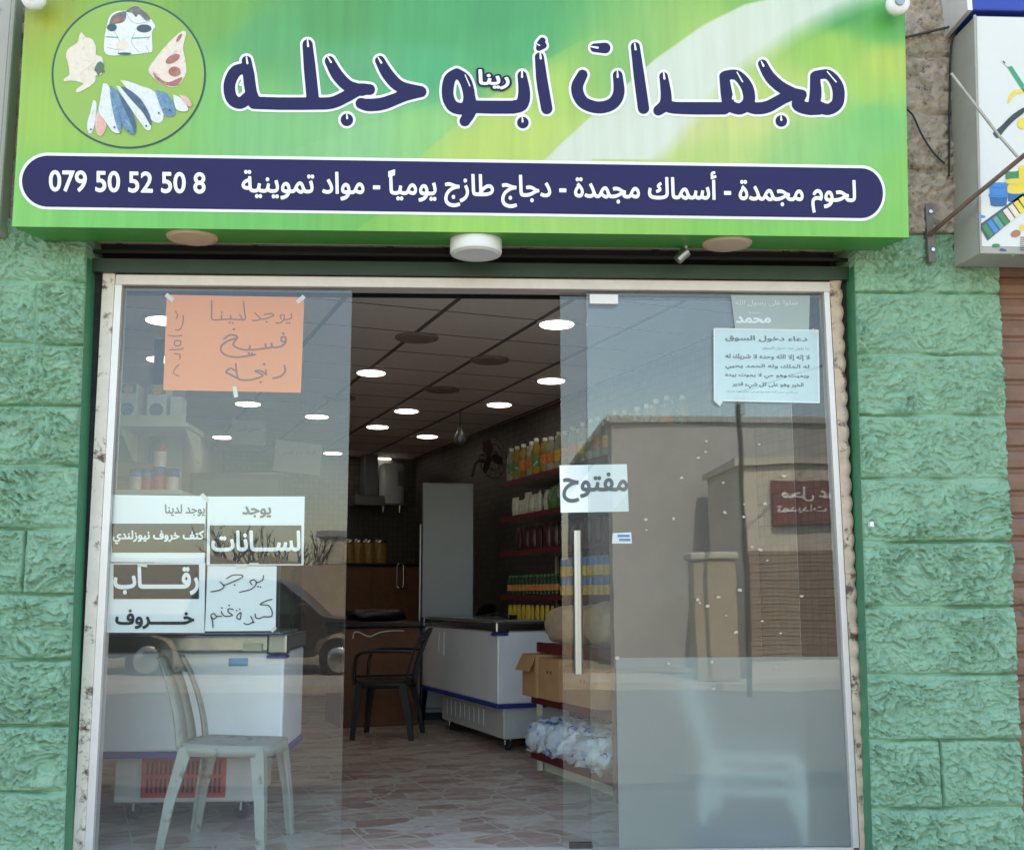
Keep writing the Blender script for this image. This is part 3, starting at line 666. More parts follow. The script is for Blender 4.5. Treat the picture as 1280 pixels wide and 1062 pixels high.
for i in range(nz):
    z = SZ+(SZ1-SZ)*i/(nz-1)
    for j in range(nx):
        x = sx(j/(nx-1), z); y = YS
        vs.append((x, y, z)); q = proj_px((x, y, z)); c = sign_colour(q[0], max(q[1], -10)); c = c.mean()+(c-c.mean())*1.12; cs.append(tuple(lin(max(0, min(255, k)))*.70 for k in c)+(1,))
mb = MB(); mb.add(vs, [(i*nx+j, i*nx+j+1, (i+1)*nx+j+1, (i+1)*nx+j) for i in range(nz-1) for j in range(nx-1)])
fo = mb.build('sign_face', 'sign_print', sg); ca = fo.data.color_attributes.new('print', 'FLOAT_COLOR', 'POINT'); ca.data.foreach_set('color', np.array(cs).ravel())
mb = MB(); p = [(sx(0,SZ),YS+.001,SZ),(sx(1,SZ),YS+.001,SZ),(sx(1,SZ)-.06,-.125,SZ+.012),(sx(0,SZ)+.05,-.125,SZ+.012)]; p += [(sx(0,SZ1),YS+.001,SZ1),(sx(1,SZ1),YS+.001,SZ1),(sx(1,SZ1)-.06,-.125,SZ1),(sx(0,SZ1)+.05,-.125,SZ1)]
mb.hexa([Vector(q) for q in p]).build('sign_box', 'sign_green_side', sg)
Y1, Y2, Y3, Y4 = YS-.002, YS-.004, YS-.006, YS-.008
# pill shaped blue band
def pill(gx):
    T = [(58, 191), (1080, 206)]; B = [(60, 262), (1078, 276)]
    pts = []
    cl_, cr_ = (60, 226.5), (1077, 241.5); ra = 35.5
    for k in range(25): a = math.pi/2+math.pi*k/24; pts.append((cl_[0]+(ra+gx)*math.cos(a)*1.02, cl_[1]+(ra+gx)*math.sin(a)))
    for k in range(25): a = -math.pi/2+math.pi*k/24; pts.append((cr_[0]+(ra-.8+gx)*math.cos(a)*.86, cr_[1]+(ra-.8+gx)*math.sin(a)))
    return pts
poly('band_border', pill(0), Y1, 'white_print', sg, smooth=False); poly('blue_band', pill(-3.6), Y2, 'navy_print', sg, smooth=False)
text('phone_number', '079 50 52 50 8', (61, 214, 257, 241), Y3, 'white_print', sg, bold=.022, arabic=False, proj=lambda x, y: at(x, y+(x-160)*.0147, Y3))
text('lettering', 'لحوم مجمدة - أسماك مجمدة - دجاج طازج يومياً - مواد تموينية', (302, 211, 1070, 261), Y3, 'white_print', sg, bold=.022,
     proj=lambda x, y: at(x, y+(x-690)*.0160, Y3))
# big lettering, stroke by stroke
z2 = lambda x, y: (260+x/2.909, 20+y/2.909); z3 = lambda x, y: (680+x/2.909, 20+y/2.909)
R_ = 6.4
def Z2(*p): return [z2(x, y)+((r/2.909) if r else R_,) for x, y, r in [(q+(0,))[:3] for q in p]]
def Z3(*p): return [z3(x, y)+((r/2.909) if r else R_,) for x, y, r in [(q+(0,))[:3] for q in p]]
big = [
 # ه and its baseline, ل
 Z2((140,163,15),(148,215),(156,275),(170,312)), Z2((140,190,15),(100,202),(78,250),(86,300),(118,317),(150,292)), Z2((168,316,20),(260,319,20),(372,319,20)), Z2((362,104,16),(370,190,19),(382,312,20)),
 # ج of حجله
 Z2((380,319,20),(450,316,19),(505,292,19),(550,268),(588,268,17)), Z2((442,164,15),(470,215),(510,255),(560,270)), [z2(505,378)+(6.9,)],
 # ح
 Z2((625,163,15),(655,215),(700,258),(772,275,18)), Z2((775,276,17),(715,290,18),(640,318,20),(585,324,20),(556,318,17)),
 # و
 Z2((905,207,14),(878,232),(872,290),(892,330),(935,335),(950,295),(935,235),(905,207,14)), Z2((952,300),(955,345),(934,382,17)), Z2((958,330,20),(1030,332,21),(1110,332,21)), Z2((1142,217,14),(1150,280,19),(1140,322,21),(1105,332,21)), [z2(1145,388)+(6.4,)],
 # أ
 Z2((1205,150,14),(1215,240,18),(1232,337,18)), Z2((1216,90,9),(1205,104,9)), Z2((1203,117,8),(1220,108,9)),
 # ت
 Z3((140,214,16),(120,262,19),(140,312,19),(195,333,19),(248,320,19),(272,280,18),(268,216,15)), Z3((184,116,13),(222,117,17)),
 # ا
 Z3((332,112,14),(346,220,17),(362,336,18)),
 # د
 Z3((435,220,13),(444,285,17),(440,322),(416,344,16)), Z3((440,325),(475,334,19),(560,336,20),(655,336,20)),
 # م
 Z3((655,220,15),(665,290,19),(672,325)), Z3((660,216,14),(702,216,16),(738,258,19),(745,310,19),(715,338,18),(680,330,18)),
 # ج
 Z3((735,325,18),(770,336,19),(815,330,19),(870,300,18),(905,285),(938,286,15)), Z3((795,175,14),(820,220,17),(860,258,18),(910,283,17)), [z3(863,382)+(6.4,)], Z3((938,288,15),(922,322),(960,337,20),(1000,337,20)),
 # م
 Z3((985,220,15),(988,280,19),(980,330,18)), Z3((990,216,14),(1035,214,15),(1068,258,19),(1068,315,19),(1035,340,18),(998,330,18)),
]
tt = lambda x, y: (x, y)
hol = [(z2(112,258)[0], z2(112,258)[1], 4.9, 12.0), (z2(908,275)[0], z2(908,275)[1], 4.6, 11.0), (z3(704,287)[0], z3(704,287)[1], 4.6, 10.5), (z3(1034,290)[0], z3(1034,290)[1], 4.6, 10.5)]
strokes('letter_outline', big, Y1, 'white_print', R_, grow=4.0, hole=hol, parent=sg)
strokes('big_lettering', big, Y2, 'navy_print', R_, grow=.9, hole=hol, parent=sg)
nick = [Z2((140,150,2.5),(143,172,4)), Z2((362,88,2.5),(364,110,4)), Z2((436,150,2),(447,168,4)), Z2((618,150,2),(630,170,4)), Z2((1208,134,2.5),(1210,155,4)), Z2((1142,200,2.5),(1142,222,4)), Z2((505,358,2),(506,372,4)), Z2((1143,370,2),(1144,384,4)), Z2((935,215,2),(952,255,2)), Z2((124,235,2.5),(119,250,6)),
        Z3((330,100,2.5),(333,122,4)), Z3((267,200,2),(268,222,4)), Z3((435,206,2.5),(438,228,4)), Z3((790,165,2),(798,182,4)), Z3((862,364,2),(863,378,4)), Z3((170,112,2.5),(195,116,4)), Z3((702,205,2),(722,240,2.5)), Z3((1030,203,2),(1062,240,2.5)), Z3((690,280,2),(688,300,5)), Z3((1018,280,2),(1018,300,5)), Z2((1192,100,2),(1206,108,2))]
for s in nick: strokes('letter_highlight', [[(p[0], p[1], max(p[2], .6)) for p in s]], Y3, 'white_print', 1.0, parent=sg, cell=3.)
pj = lambda Y: (lambda x, y: at(x, y, Y))
def small_word(grow, Yk, m, nm):
    g, x0, y0, h = text_sdf('رينا', True, .014, .2)
    base = contours(g, x0, y0, h, .03); P = np.array([p for l in base for p in l]); lo, hi = P.min(0), P.max(0)
    L = contours(g, x0, y0, h, grow)
    flat(nm, L, lambda x, y: at(598+(x-lo[0])/(hi[0]-lo[0])*39, 112-(y-lo[1])/(hi[1]-lo[1])*25, Yk), m, sg)
small_word(.12, Y3, 'navy_print', 'word_outline'); small_word(.03, Y4, 'white_print', 'word_lettering')
# round emblem with printed foods
mat('print_fold', (170, 176, 178), .45, var=.05); mat('emblem_ring', (42, 78, 84), .45, var=.05); mat('emblem_ground', (142, 176, 78), .45, var=.04, vscale=4)
for nm, c, vr, v2 in (('print_chicken', (224,210,190), .08, (196,176,152)), ('print_bag', (222,224,220), .08, (190,188,186)), ('print_meat', (226,208,190), .1, (200,150,136)), ('print_red', (168,104,92), .22, (206,176,160)), ('print_dark', (112,104,104), .3, (196,190,186)),
        ('print_label', (66,84,92), .1, None), ('print_teal', (90,150,140), .1, None), ('print_fish_pale', (218,218,214), .1, (168,180,186)), ('print_fish_blue', (96,132,158), .3, (196,206,210)), ('print_fish_pink', (220,170,154), .15, (235,215,205)), ('print_herb', (84,108,92), .3, None), ('print_fish_dark', (70,92,112), .3, None)):
    mat(nm, c, .45, var=vr, vscale=45, var2=tuple(int(.55*x+.45*y) for x, y in zip(c, v2)) if v2 else None, v2scale=28, v2thr=.54)
zz = lambda x, y: (50+x/5.59, y/5.59)
def ringpts(r): return ell(161, 93, 96.5-r, 93-r, 72)
poly('emblem_ring', ringpts(0), Y1, 'emblem_ring', sg, smooth=False); poly('emblem_ground', ringpts(2.4), Y2, 'emblem_ground', sg, smooth=False)
def food(nm, pts, m, lay, smooth=True): return poly(nm, pts, Y3-.0012*lay, m, sg, tr=zz, smooth=smooth)
food('printed_chicken', [(290,225),(320,260),(365,275),(390,330),(392,380),(430,400),(440,440),(430,520),(390,530),(385,570),(340,610),(262,648),(255,625),(300,590),(280,575),(215,565),(170,570),(170,550),(205,520),(195,440),(180,390),(200,340),(260,300),(275,250)], 'print_chicken', 0)
strokes('printed_chicken_line', [[z_+(.5,) for z_ in map(lambda q: zz(*q), s)] for s in ([(388,340),(385,420),(350,460),(300,495),(283,530)], [(350,460),(380,490),(430,500)], [(205,500),(220,560)])], Y3-.0012, 'print_meat', .5, parent=sg, cell=2.)
food('printed_herb', [(400,440),(425,430),(445,455),(440,480),(450,500),(420,510),(410,530),(390,500),(380,485)], 'print_herb', 2)
food('printed_bag', [(470,170),(490,110),(540,80),(600,75),(660,40),(720,70),(770,130),(805,185),(782,230),(785,350),(760,368),(600,385),(460,378),(452,260)], 'print_bag', 0)
food('printed_bag_meat', [(590,85),(660,42),(720,72),(770,130),(740,145),(690,100),(670,120),(640,90)], 'print_dark', 1); food('printed_bag_meat', ell(540,140,30,18,16,-.6), 'print_red', 1)
food('printed_bag_tint', ell(575,318,46,34,18), 'print_meat', .7); food('printed_bag_tint', ell(715,300,50,30,18), 'print_fish_pale', .7); food('printed_bag_tint', [(480,180),(500,120),(545,90),(600,84),(590,150),(520,170)], 'print_dark', .5)
for s in ([(520,220),(560,300),(545,370)], [(600,90),(640,150),(690,165),(770,150)], [(660,230),(640,300),(690,365)], [(770,250),(740,310),(760,360)], [(470,330),(520,345),(600,340)]): strokes('printed_fold', [[zz(*q)+(.45,) for q in s]], Y3-.0006, 'print_fold', .45, parent=sg, cell=2.)
food('printed_label', ell(502,193,34,27,20), 'print_label', 1); food('printed_label', ell(727,200,52,28,22), 'print_label', 1); food('printed_label', ell(590,376,48,9,20), 'print_label', 1)
for s in ([zz(460,258)+(.6,), zz(545,262)+(.6,)], [zz(640,268)+(.6,), zz(762,262)+(.6,)]): strokes('printed_stripe', [s], Y3-.0012, 'print_teal', .6, parent=sg, cell=2.)
food('printed_meat', [(1000,215),(1022,235),(1000,330),(1015,420),(1022,500),(990,570),(940,612),(860,592),(800,550),(758,490),(800,420),(870,330),(950,250)], 'print_meat', 0)
food('printed_meat_red', ell(928,412,55,26,18,-.5), 'print_red', 1); food('printed_meat_red', [(790,500),(840,550),(900,575),(990,540),(975,580),(940,605),(860,588),(805,548)], 'print_red', 1)
food('printed_meat_red', ell(940,500,42,34,16), 'print_red', 2); food('printed_meat_red', ell(972,265,34,11,16,-1.0), 'print_red', 1)
for pts, m, l in (([(370,700),(395,720),(385,850),(360,930),(335,920),(330,860),(350,790)], 'print_fish_pale', 0), ([(400,770),(440,820),(465,880),(430,950),(395,930),(385,860)], 'print_fish_pink', 1),
    ([(560,560),(620,570),(700,600),(800,640),(855,740),(860,830),(830,860),(770,830),(690,700),(610,620)], 'print_fish_pale', 0), ([(800,630),(880,650),(930,720),(945,800),(900,815),(860,790)], 'print_fish_blue', 1), ([(930,660),(990,690),(1035,760),(1010,780),(950,760)], 'print_fish_pale', 2), ([(970,660),(1030,680),(1062,735),(1030,740)], 'print_fish_pink', 3),
    ([(530,600),(600,620),(690,690),(760,800),(775,900),(740,905),(690,840),(620,740)], 'print_fish_pale', 1), ([(560,605),(610,620),(700,690),(765,800),(775,880),(720,790),(640,700)], 'print_fish_dark', 2),
    ([(490,600),(540,640),(620,740),(665,860),(660,940),(610,920),(560,850),(500,700)], 'print_fish_blue', 2), ([(540,640),(620,740),(668,860),(660,930),(635,860),(580,740)], 'print_fish_dark', 3),
    ([(440,585),(480,600),(520,720),(560,850),(560,925),(510,920),(450,840),(410,780),(420,700)], 'print_fish_pale', 3), ([(485,620),(525,720),(566,850),(560,925),(535,880),(505,760)], 'print_fish_blue', 4)):
    food('printed_fish', pts, m, l)
for x, y in ((355,905),(520,890),(618,915),(742,880),(830,790),(905,770)): food('printed_eye', ell(x, y, 7, 7, 10), 'print_label', 6)

# lamps under and above the sign
def disc_lamp(name, px, py, r, drop, m, label, Y, grp=None):
    P = at(px, py, Y); t = thing(name, label, 'lamp', (P.x, Y, SZ+.006), 0, grp)
    MB().lathe([(r, .012), (r, -drop+.008), (r*.97, -drop), (r*.9, -drop)], (0,0,0), 40).build('lamp_body', m, t)
    MB().lathe([(r*.885, -drop+.004), (r*.885, -drop-.0025), (r*.8, -drop-.004)], (0,0,0), 40).build('diffuser', 'white_plastic' if m == 'white_plastic' else m, t)
    return t
disc_lamp('recessed_lamp', 240, 298, .112, .008, 'beige_cover', 'flat beige round lamp cover under the left end of the green sign', -.225)
disc_lamp('recessed_lamp', 909, 307, .112, .008, 'beige_cover', 'flat beige round lamp cover under the right half of the green sign', -.225)
disc_lamp('panel_lamp', 595, 308, .116, .065, 'white_plastic', 'thick white round panel lamp under the middle of the green sign', -.22)
def spot(px, py, label, Y):
    P = at(px, py, Y); t = thing('sign_lamp', label, 'lamp', (P.x, P.y, P.z))
    MB().lathe([(.012, -.05), (.05, -.045), (.052, -.02), (.046, .0), (.03, .004)], (0,0,0), 28, 'y').build('lamp_head', 'white_plastic', t)
    MB().tube([(0,-.045,0), (.05,-.04,.05), (.11,.02,.12), (.12,.16,.16)], .009).build('lamp_arm', 'dark_metal', t)
    MB().lathe([(.022, -.062), (.022, -.048)], (0,0,0), 16, 'y').build('bulb', 'chrome', t)
spot(1119, 9, 'small round white lamp clamped at the top right corner of the green sign', YS-.06); spot(45, 2, 'small round white lamp clamped at the top left corner of the green sign', YS-.06)
P = at(850, 322, -.16); t = thing('small_spotlight', 'tiny silver spotlight hanging under the sign, tilted to one side', 'spotlight', P)
MB().tube([(.03,0,.03), (-.012,0,-.012)], [.026, .022], 16).build('spot_body', 'chrome', t); MB().tube([(.02,0,.02), (.03,0,.06)], .008).build('bracket', 'white_plastic', t)

# ------------------------------------------------------------------ the neighbour's signs on the right
mat('pencil_green', (40,150,104), .5, var=.08); mat('print_black', (52,56,58), .5, var=.3, vscale=30); mat('print_yellow', (228,200,70), .5, var=.08); mat('print_tub_blue', (58,130,196), .5, var=.1); mat('print_tub_dark', (42,96,150), .5, var=.1)
mat('print_tub_green', (60,130,80), .5, var=.1); mat('print_brown', (176,112,78), .5, var=.1); mat('print_navy', (70,84,120), .5, var=.1)
YN = -.36
ns = thing('neighbour_sign', 'white box sign printed with paint tubs, pastels and pencils, right edge', 'sign')
q = [at(1219, 20, YN), at(1226, 316, YN)]
zb0, zt0 = q[1].z, q[0].z; xr_ = 4.2
xa0 = q[1].x; xa1 = q[0].x
def nsx(z): return xa0+(xa1-xa0)*(z-zb0)/(zt0-zb0)
mb = MB(); p = [(xa0,YN+.002,zb0),(xr_,YN+.002,zb0),(xr_,-.12,zb0+.01),(xa0-.01,-.12,zb0+.01),(xa1,YN+.002,zt0),(xr_,YN+.002,zt0),(xr_,-.12,zt0),(xa1-.01,-.12,zt0)]
mb.hexa([Vector(v) for v in p]).build('sign_box', 'signbox_grey', ns)
mb = MB(); f = .006
mb.add([Vector((nsx(zb0)+f,YN,zb0+.03)),Vector((xr_,YN,zb0+.03)),Vector((xr_,YN,zt0-.004)),Vector((nsx(zt0)+f,YN,zt0-.004))], [(0,1,2,3)]).build('sign_face', 'sign_white', ns)
mb = MB(); mb.tube([(xa1-.004, YN-.003, zt0), (xa0-.004, YN-.003, zb0), (xr_, YN-.003, zb0)], .007, 8); mb.build('edge_trim', 'signbox_grey', ns)
zr = lambda x, y: (1060+x/3.123, y/3.123)
def art(nm, pts, m, lay=0, smooth=False): return poly(nm, pts, YN-.002-.0012*lay, m, ns, tr=zr, smooth=smooth)
art('printed_pencil', [(622,262),(640,258),(687,330),(687,362)], 'pencil_green'); art('printed_pencil_tip', [(600,240),(622,262),(640,258),(606,236)], 'sign_white', 1); art('printed_pencil_tip', [(604,240),(612,249),(616,246),(606,237)], 'print_black', 2)
art('printed_curl', [(622,405),(630,370),(650,352),(687,350),(687,362),(655,368),(640,382),(632,402)], 'print_yellow')
art('printed_brush', [(565,520),(600,490),(640,450),(687,420),(687,440),(650,470),(615,505),(585,540)], 'print_black', 0, True); art('printed_dot', ell(682,482,20,22), 'print_yellow', 1)
def tub(x, y, w, h, m, lid, lay):
    art('printed_tub', [(x-w*.46,y),(x+w*.46,y),(x+w*.40,y+h),(x+w*.2,y+h*1.1),(x-w*.2,y+h*1.1),(x-w*.40,y+h)], m, lay); art('printed_tub_lid', ell(x, y, w*.52, h*.26, 22), lid, lay+1)
tub(640,660,60,40,'print_tub_green','sign_white',0); tub(655,708,80,44,'print_yellow','print_yellow',2); tub(587,722,78,38,'print_tub_blue','print_tub_blue',2); tub(588,762,76,40,'print_tub_dark','print_tub_blue',0); tub(655,752,72,34,'print_tub_dark','print_tub_blue',0); tub(684,655,40,40,'print_yellow','print_yellow',1)
art('printed_tray', [(510,880),(687,752),(700,810),(545,940)], 'print_label')
cols = ['print_tub_green','print_tub_blue','print_teal','print_tub_green','print_meat','print_chicken','print_yellow','print_yellow']
for k, cm in enumerate(cols):
    a = k/8.; b_ = (k+.8)/8; L0 = lambda t_, o: (522+165*t_+o*34, 884-122*t_+o*48)
    art('printed_pastel', [L0(a,.0), L0(b_,.0), L0(b_,.9), L0(a,.9)], cm, 1)
art('printed_palette', ell(655,912,20,14,18,-.3), 'print_brown'); art('printed_palette', ell(682,888,12,12,14), 'print_yellow'); art('printed_dot', ell(578,958,16,7,14), 'print_tub_green'); art('printed_dot', ell(606,976,14,6,14,.3), 'print_navy'); art('printed_dot', ell(650,992,16,6,14,-.4), 'print_tub_green'); art('printed_dot', ell(520,845,18,6,14,.1), 'print_tub_blue')
mb = MB()
for k in range(10): art('printed_ruler', [(672,925+k*8),(690,925+k*8),(690,928+k*8),(672,928+k*8)], 'print_black')
bs = thing('blue_sign', 'blue sign board above the white paint shop sign, cut by the frame', 'sign')
a = at(1207, 21, -.30); mb = MB(); mb.rbox(a.x, -.36, a.z, 4.2, -.12, a.z+1.0, .01); mb.build('sign_panel', 'sign_blue', bs)
mb = MB(); mb.box(a.x-.025, -.375, a.z-.01, a.x-.002, -.12, a.z+1.0); mb.build('side_trim', 'aluminium', bs)
lb = thing('neighbour_sign', 'pale grey edge of a sign at the far left of the photo', 'sign')
a = at(13, 100, -.21); mb = MB(); mb.rbox(-2.9, -.215, at(8, 278, -.33).z, a.x, -.11, 4.6, .012); mb.build('sign_panel', 'signbox_grey', lb)
mb = MB(); mb.box(-2.9, -.218, at(8, 278, -.33).z+.05, a.x-.02, -.215, 4.6); mb.build('sign_face', 'signbox_grey', lb)
# bracket, stays and cables between the signs
br = thing('sign_bracket', 'rusty angle bracket bolted to the wall with a long brown stay rod', 'bracket')
a, b_ = at(1161, 254, -.15), at(1166, 327, -.15)
mb = MB(); mb.box(a.x-.016, -.15, b_.z, a.x+.016, -.145, a.z); mb.box(a.x-.016, -.1451, b_.z, a.x-.011, -.11, a.z); mb.build('angle_bar', 'bracket_metal', br)
MB().tube([at(1162, 293, -.16), at(1215, 248, -.40), at(1300, 178, -.62)], .0105).build('stay_rod', 'rust_rod', br)
for f in (.2, .85): MB().lathe([(.009, -.158), (.009, -.148)], (a.x+.004, 0, b_.z+(a.z-b_.z)*f), 8, 'y').build('bolt', 'steel', br)
tag(MB().tube([at(1189, 92, -.52), at(1249, 170, -.56), at(1272, 196, -.58)], .0065).build('stay_rod', 'grey_rod'), 'thin pale stay rod crossing the front of the paint shop sign', 'rod')
tag(MB().tube([at(1132, 47, -.14), at(1165, 39, -.15), at(1200, 31, -.2)], .006).build('stay_rod', 'dark_metal'), 'dark rod running between the green sign and the blue sign board', 'rod')
tag(MB().tube(smooth_path([tuple(at(*q)) for q in ((1134,137,-.14),(1142,146,-.15),(1152,168,-.15),(1166,190,-.15),(1181,205,-.14))]), .0045).build('cable', 'cable'), 'thin black cable curving from the green sign down the beige stone', 'cable')
tag(MB().tube(smooth_path([tuple(at(*q)) for q in ((1202,28,-.2),(1192,45,-.17),(1188,70,-.15),(1187,120,-.14),(1186,220,-.14))]), .005).build('cable', 'cable'), 'black cable hugging the side of the white paint shop sign', 'cable')
# brown roller shutter next door
rs = thing('roller_shutter', 'closed brown corrugated roller shutter at the right edge', 'shutter')
mb = MB(); zz_ = -.2; pts = []
while zz_ < 2.9:
    pts += [(-.02, zz_), (-.034, zz_+.012), (-.038, zz_+.045), (-.030, zz_+.082), (-.018, zz_+.092)]; zz_ += .104
x0 = cR(0)-.1; vs = []; fs = []
for i, (y, z) in enumerate(pts):
    vs += [(x0, y, z), (4.2, y, z)]
    if i: fs.append((2*i-2, 2*i-1, 2*i+1, 2*i))
mb.add(vs, fs, False); mb.build('slats', 'shutter_brown', rs)
tag(MB().rbox(at(1089,655,-.135).x-.008, -.14, at(1089,655,-.135).z-.012, at(1089,655,-.135).x+.012, -.1, at(1089,655,-.135).z+.012, .003).build('doorbell', 'white_plastic'), 'tiny white square doorbell on the right green pillar', 'doorbell')
# ------------------------------------------------------------------ paper notices on the glass (behind it)
YG = YP+.0095
def paper(name, quad, m, label, Y=YG, t=.0008, cat='notice', curl=.0):
    P = [at(*q, Y) for q in quad]                               # corners: top-left, top-right, bottom-right, bottom-left
    n = 10; vs = []; fs = []
    for i in range(n+1):
        for j in range(n+1):
            u, v = j/n, i/n; p = (P[0]*(1-u)+P[1]*u)*(1-v)+(P[3]*(1-u)+P[2]*u)*v
            p = p+Vector((0, .0015+.001*math.sin(5*u+3*v)+curl*max(0, v-.8)**2*25*u*u, 0)); vs.append(p)
    fs = [(i*(n+1)+j, i*(n+1)+j+1, (i+1)*(n+1)+j+1, (i+1)*(n+1)+j) for i in range(n) for j in range(n)]
    o = MB().add(vs, fs, True).build(name, m); return tag(o, label, cat)
YT = YG-.0008
pB = lambda x, y: (110+x/3.765, 600+y/3.765)
def rect(nm, x0, y0, x1, y1, m, parent, Y=YT, tr=pB): return poly(nm, [(x0,y0),(x1,y0),(x1,y1),(x0,y1)], Y, m, parent, tr=tr, smooth=False)
def tb(nm, s, x0, y0, x1, y1, m, parent, bold=.02, Y=YT-.0004, tr=pB, sl=0.):
    a, b = tr(x0, y0), tr(x1, y1); return text(nm, s, (a[0], a[1], b[0], b[1]), Y, m, parent, bold=bold, proj=lambda x, y: at(x, y+(x-(a[0]+b[0])/2)*sl, Y))
p1 = paper('paper_notice', [pB(108,68), pB(556,74), pB(548,388), pB(92,384)], 'paper', 'white printed notice with white lettering on a wide black band, upper left of four')
rect('black_band', 114, 204, 549, 340, 'black_ink', p1); tb('lettering', 'يوجد لدينا', 362, 112, 550, 170, 'grey_ink', p1); tb('lettering', 'كتف خروف نيوزلندي', 116, 236, 546, 300, 'paper', p1, .035)
p2 = paper('paper_notice', [pB(562,76), pB(1020,76), pB(1014,400), pB(558,400)], 'paper', 'white printed notice with bare twigs mirrored in its black band, upper right of four')
rect('black_band', 574, 212, 1004, 394, 'black_ink', p2); tb('lettering', 'يوجد', 726, 122, 862, 178, 'grey_ink', p2, .03); tb('lettering', 'لســـانات', 580, 236, 1000, 336, 'paper', p2, .03)
p3 = paper('paper_notice', [pB(90,390), pB(552,388), pB(546,718), pB(74,716)], 'paper', 'white notice with a black band above large black lettering, lower left of four', Y=YG+.003, curl=.01)
rect('black_band', 120, 396, 522, 558, 'black_ink', p3, YT+.003); tb('lettering', 'رقــــــاب', 120, 406, 522, 540, 'paper', p3, .035, YT+.0026); tb('lettering', 'خــــــروف', 128, 606, 500, 700, 'black_ink', p3, .035, YT+.0026)
p4 = paper('paper_notice', [pB(562,402), pB(888,404), pB(882,708), pB(550,710)], 'paper', 'white handwritten notice in thin black pen, lower right of four', Y=YG+.002)
hw = [[(826,448),(822,468),(806,478),(790,482)], [(772,492),(762,476),(782,468),(792,486),(768,512),(714,526)], [(652,462),(682,446),(722,446),(726,456),(690,474),(650,490),(634,494)], [(622,478),(640,498),(620,516),(578,524)], [(800,500)], [(812,502)], [(690,492)],
      [(866,560),(842,566),(810,584),(848,588),(866,616),(862,640),(826,642),(806,650),(790,646),(786,628)], [(766,640),(776,664),(752,678),(734,672)], [(716,654),(700,648),(704,634),(720,622),(716,654)], [(700,612)], [(714,606)], [(780,668)],
      [(684,608),(662,604),(660,620),(680,634),(650,640),(632,630),(628,616)], [(628,640),(604,638),(592,626),(578,636),(590,652),(606,642)], [(578,640),(586,664),(588,692)], [(664,588)], [(630,600)]]
strokes('handwriting', [[pB(*q)+(.66 if len(s) > 1 else 1.0,) for q in s] for s in hw], YT+.001, 'pen_ink', .62, parent=p4, cell=2.5)
pO = lambda x, y: (110+x/3.662, 330+y/3.662)
p5 = paper('paper_notice', [pO(360,140), pO(990,152), pO(974,588), pO(344,576)], 'paper_orange', 'large orange handwritten notice near the top of the left pane')
ow = [[(566,168),(566,210),(568,252),(606,254),(655,252),(692,254),(704,246),(694,232)], [(612,252),(611,234)], [(654,252),(653,236)], [(712,172),(716,215),(720,250),(704,256)], [(764,224),(788,248),(774,258),(752,258)], [(806,232),(836,226),(850,236),(812,250),(790,252)], [(884,250),(880,236),(896,232),(898,250),(882,268),(860,270)], [(930,226),(930,248),(900,256)], [(612,222)], [(648,268)], [(662,270)], [(818,264)], [(910,270)], [(922,270)]]
strokes('handwriting', [[pO(*q)+(.8 if len(s) > 1 else 1.2,) for q in s] for s in ow], YT, 'orange_ink', .8, parent=p5, cell=2.5)
ow2 = [[(904,356),(886,352),(886,336),(902,334),(904,358),(880,378),(846,380),(840,364)], [(842,380),(818,384),(812,366)], [(814,384),(790,388),(744,392),(741,374)], [(744,392),(700,390),(664,368),(684,334),(652,324),(622,342)], [(682,338),(640,352),(610,376),(612,402),(640,420),(690,426),(766,414)], [(894,318)], [(668,298)], [(736,408)], [(750,410)],
       [(898,464),(902,490),(880,514),(846,522)], [(816,506),(814,484)], [(816,506),(796,490),(766,490),(800,508),(776,522),(736,530),(690,526),(680,490),(676,456)], [(690,526),(650,504),(632,494),(650,478),(672,486)], [(806,458)], [(790,540)]]
strokes('handwriting', [[pO(*q)+(1.15 if len(s) > 1 else 1.6,) for q in s] for s in ow2], YT, 'orange_ink', 1.15, parent=p5, cell=2.5)
ow3 = [[(400,216),(410,232),(404,250)], [(436,236),(434,270),(420,300),(400,300)], [(366,326),(400,330),(430,326)], [(400,350),(424,352),(420,372),(398,372),(396,352)], [(372,392),(420,390),(436,384)], [(396,410),(420,414),(420,436)], [(418,460),(400,476),(392,500),(416,512)], [(434,454)], [(386,384)]]
strokes('handwriting', [[pO(*q)+(.6,) for q in s] for s in ow3], YT, 'orange_ink', .6, parent=p5, cell=2.5)
# the OPEN card on the sliding door
pD = lambda x, y: (600+x/5.31, 500+y/5.31)
YO = YD-.002
p6 = paper('open_card', [pD(528,432), pD(975,424), pD(988,738), pD(536,746)], 'paper', 'white printed card taped on the sliding door above its handle', Y=YO, cat='notice')
text('lettering', 'مفتوح', (703, 590, 785, 628), YO-.0016, 'grey_ink', p6, bold=.025)
pE = lambda x, y: (880+x/6.64, 360+y/6.64)
p7 = paper('paper_notice', [pE(86,338), pE(945,352), pE(955,948), pE(88,930)], 'paper_blue', 'pale blue printed prayer notice high on the right pane')
for s, a in (('دعاء دخول السوق', (176,395,858,448)), ('لا إله إلا الله وحده لا شريك له', (176,548,878,600)), ('له الملك وله الحمد يحيي', (176,630,874,678)), ('ويميت وهو حي لا يموت بيده', (174,705,872,752)), ('الخير وهو على كل شيء قدير', (234,780,826,832))):
    tb('lettering', s, *a, 'grey_ink', p7, .03, YT, pE, .016)
tb('small_lettering', 'ما يقول عند دخول السوق', 485, 486, 868, 515, 'grey_ink', p7, -.008, YT, pE, .016); tb('small_lettering', 'عن النبي صلى الله عليه وسلم في فضل هذا الدعاء', 190, 852, 780, 874, 'grey_ink', p7, -.006, YT, pE, .016)
MBw = [[(86,338),(945,352)], [(945,352),(955,948)], [(955,948),(88,930)], [(88,930),(86,338)]]
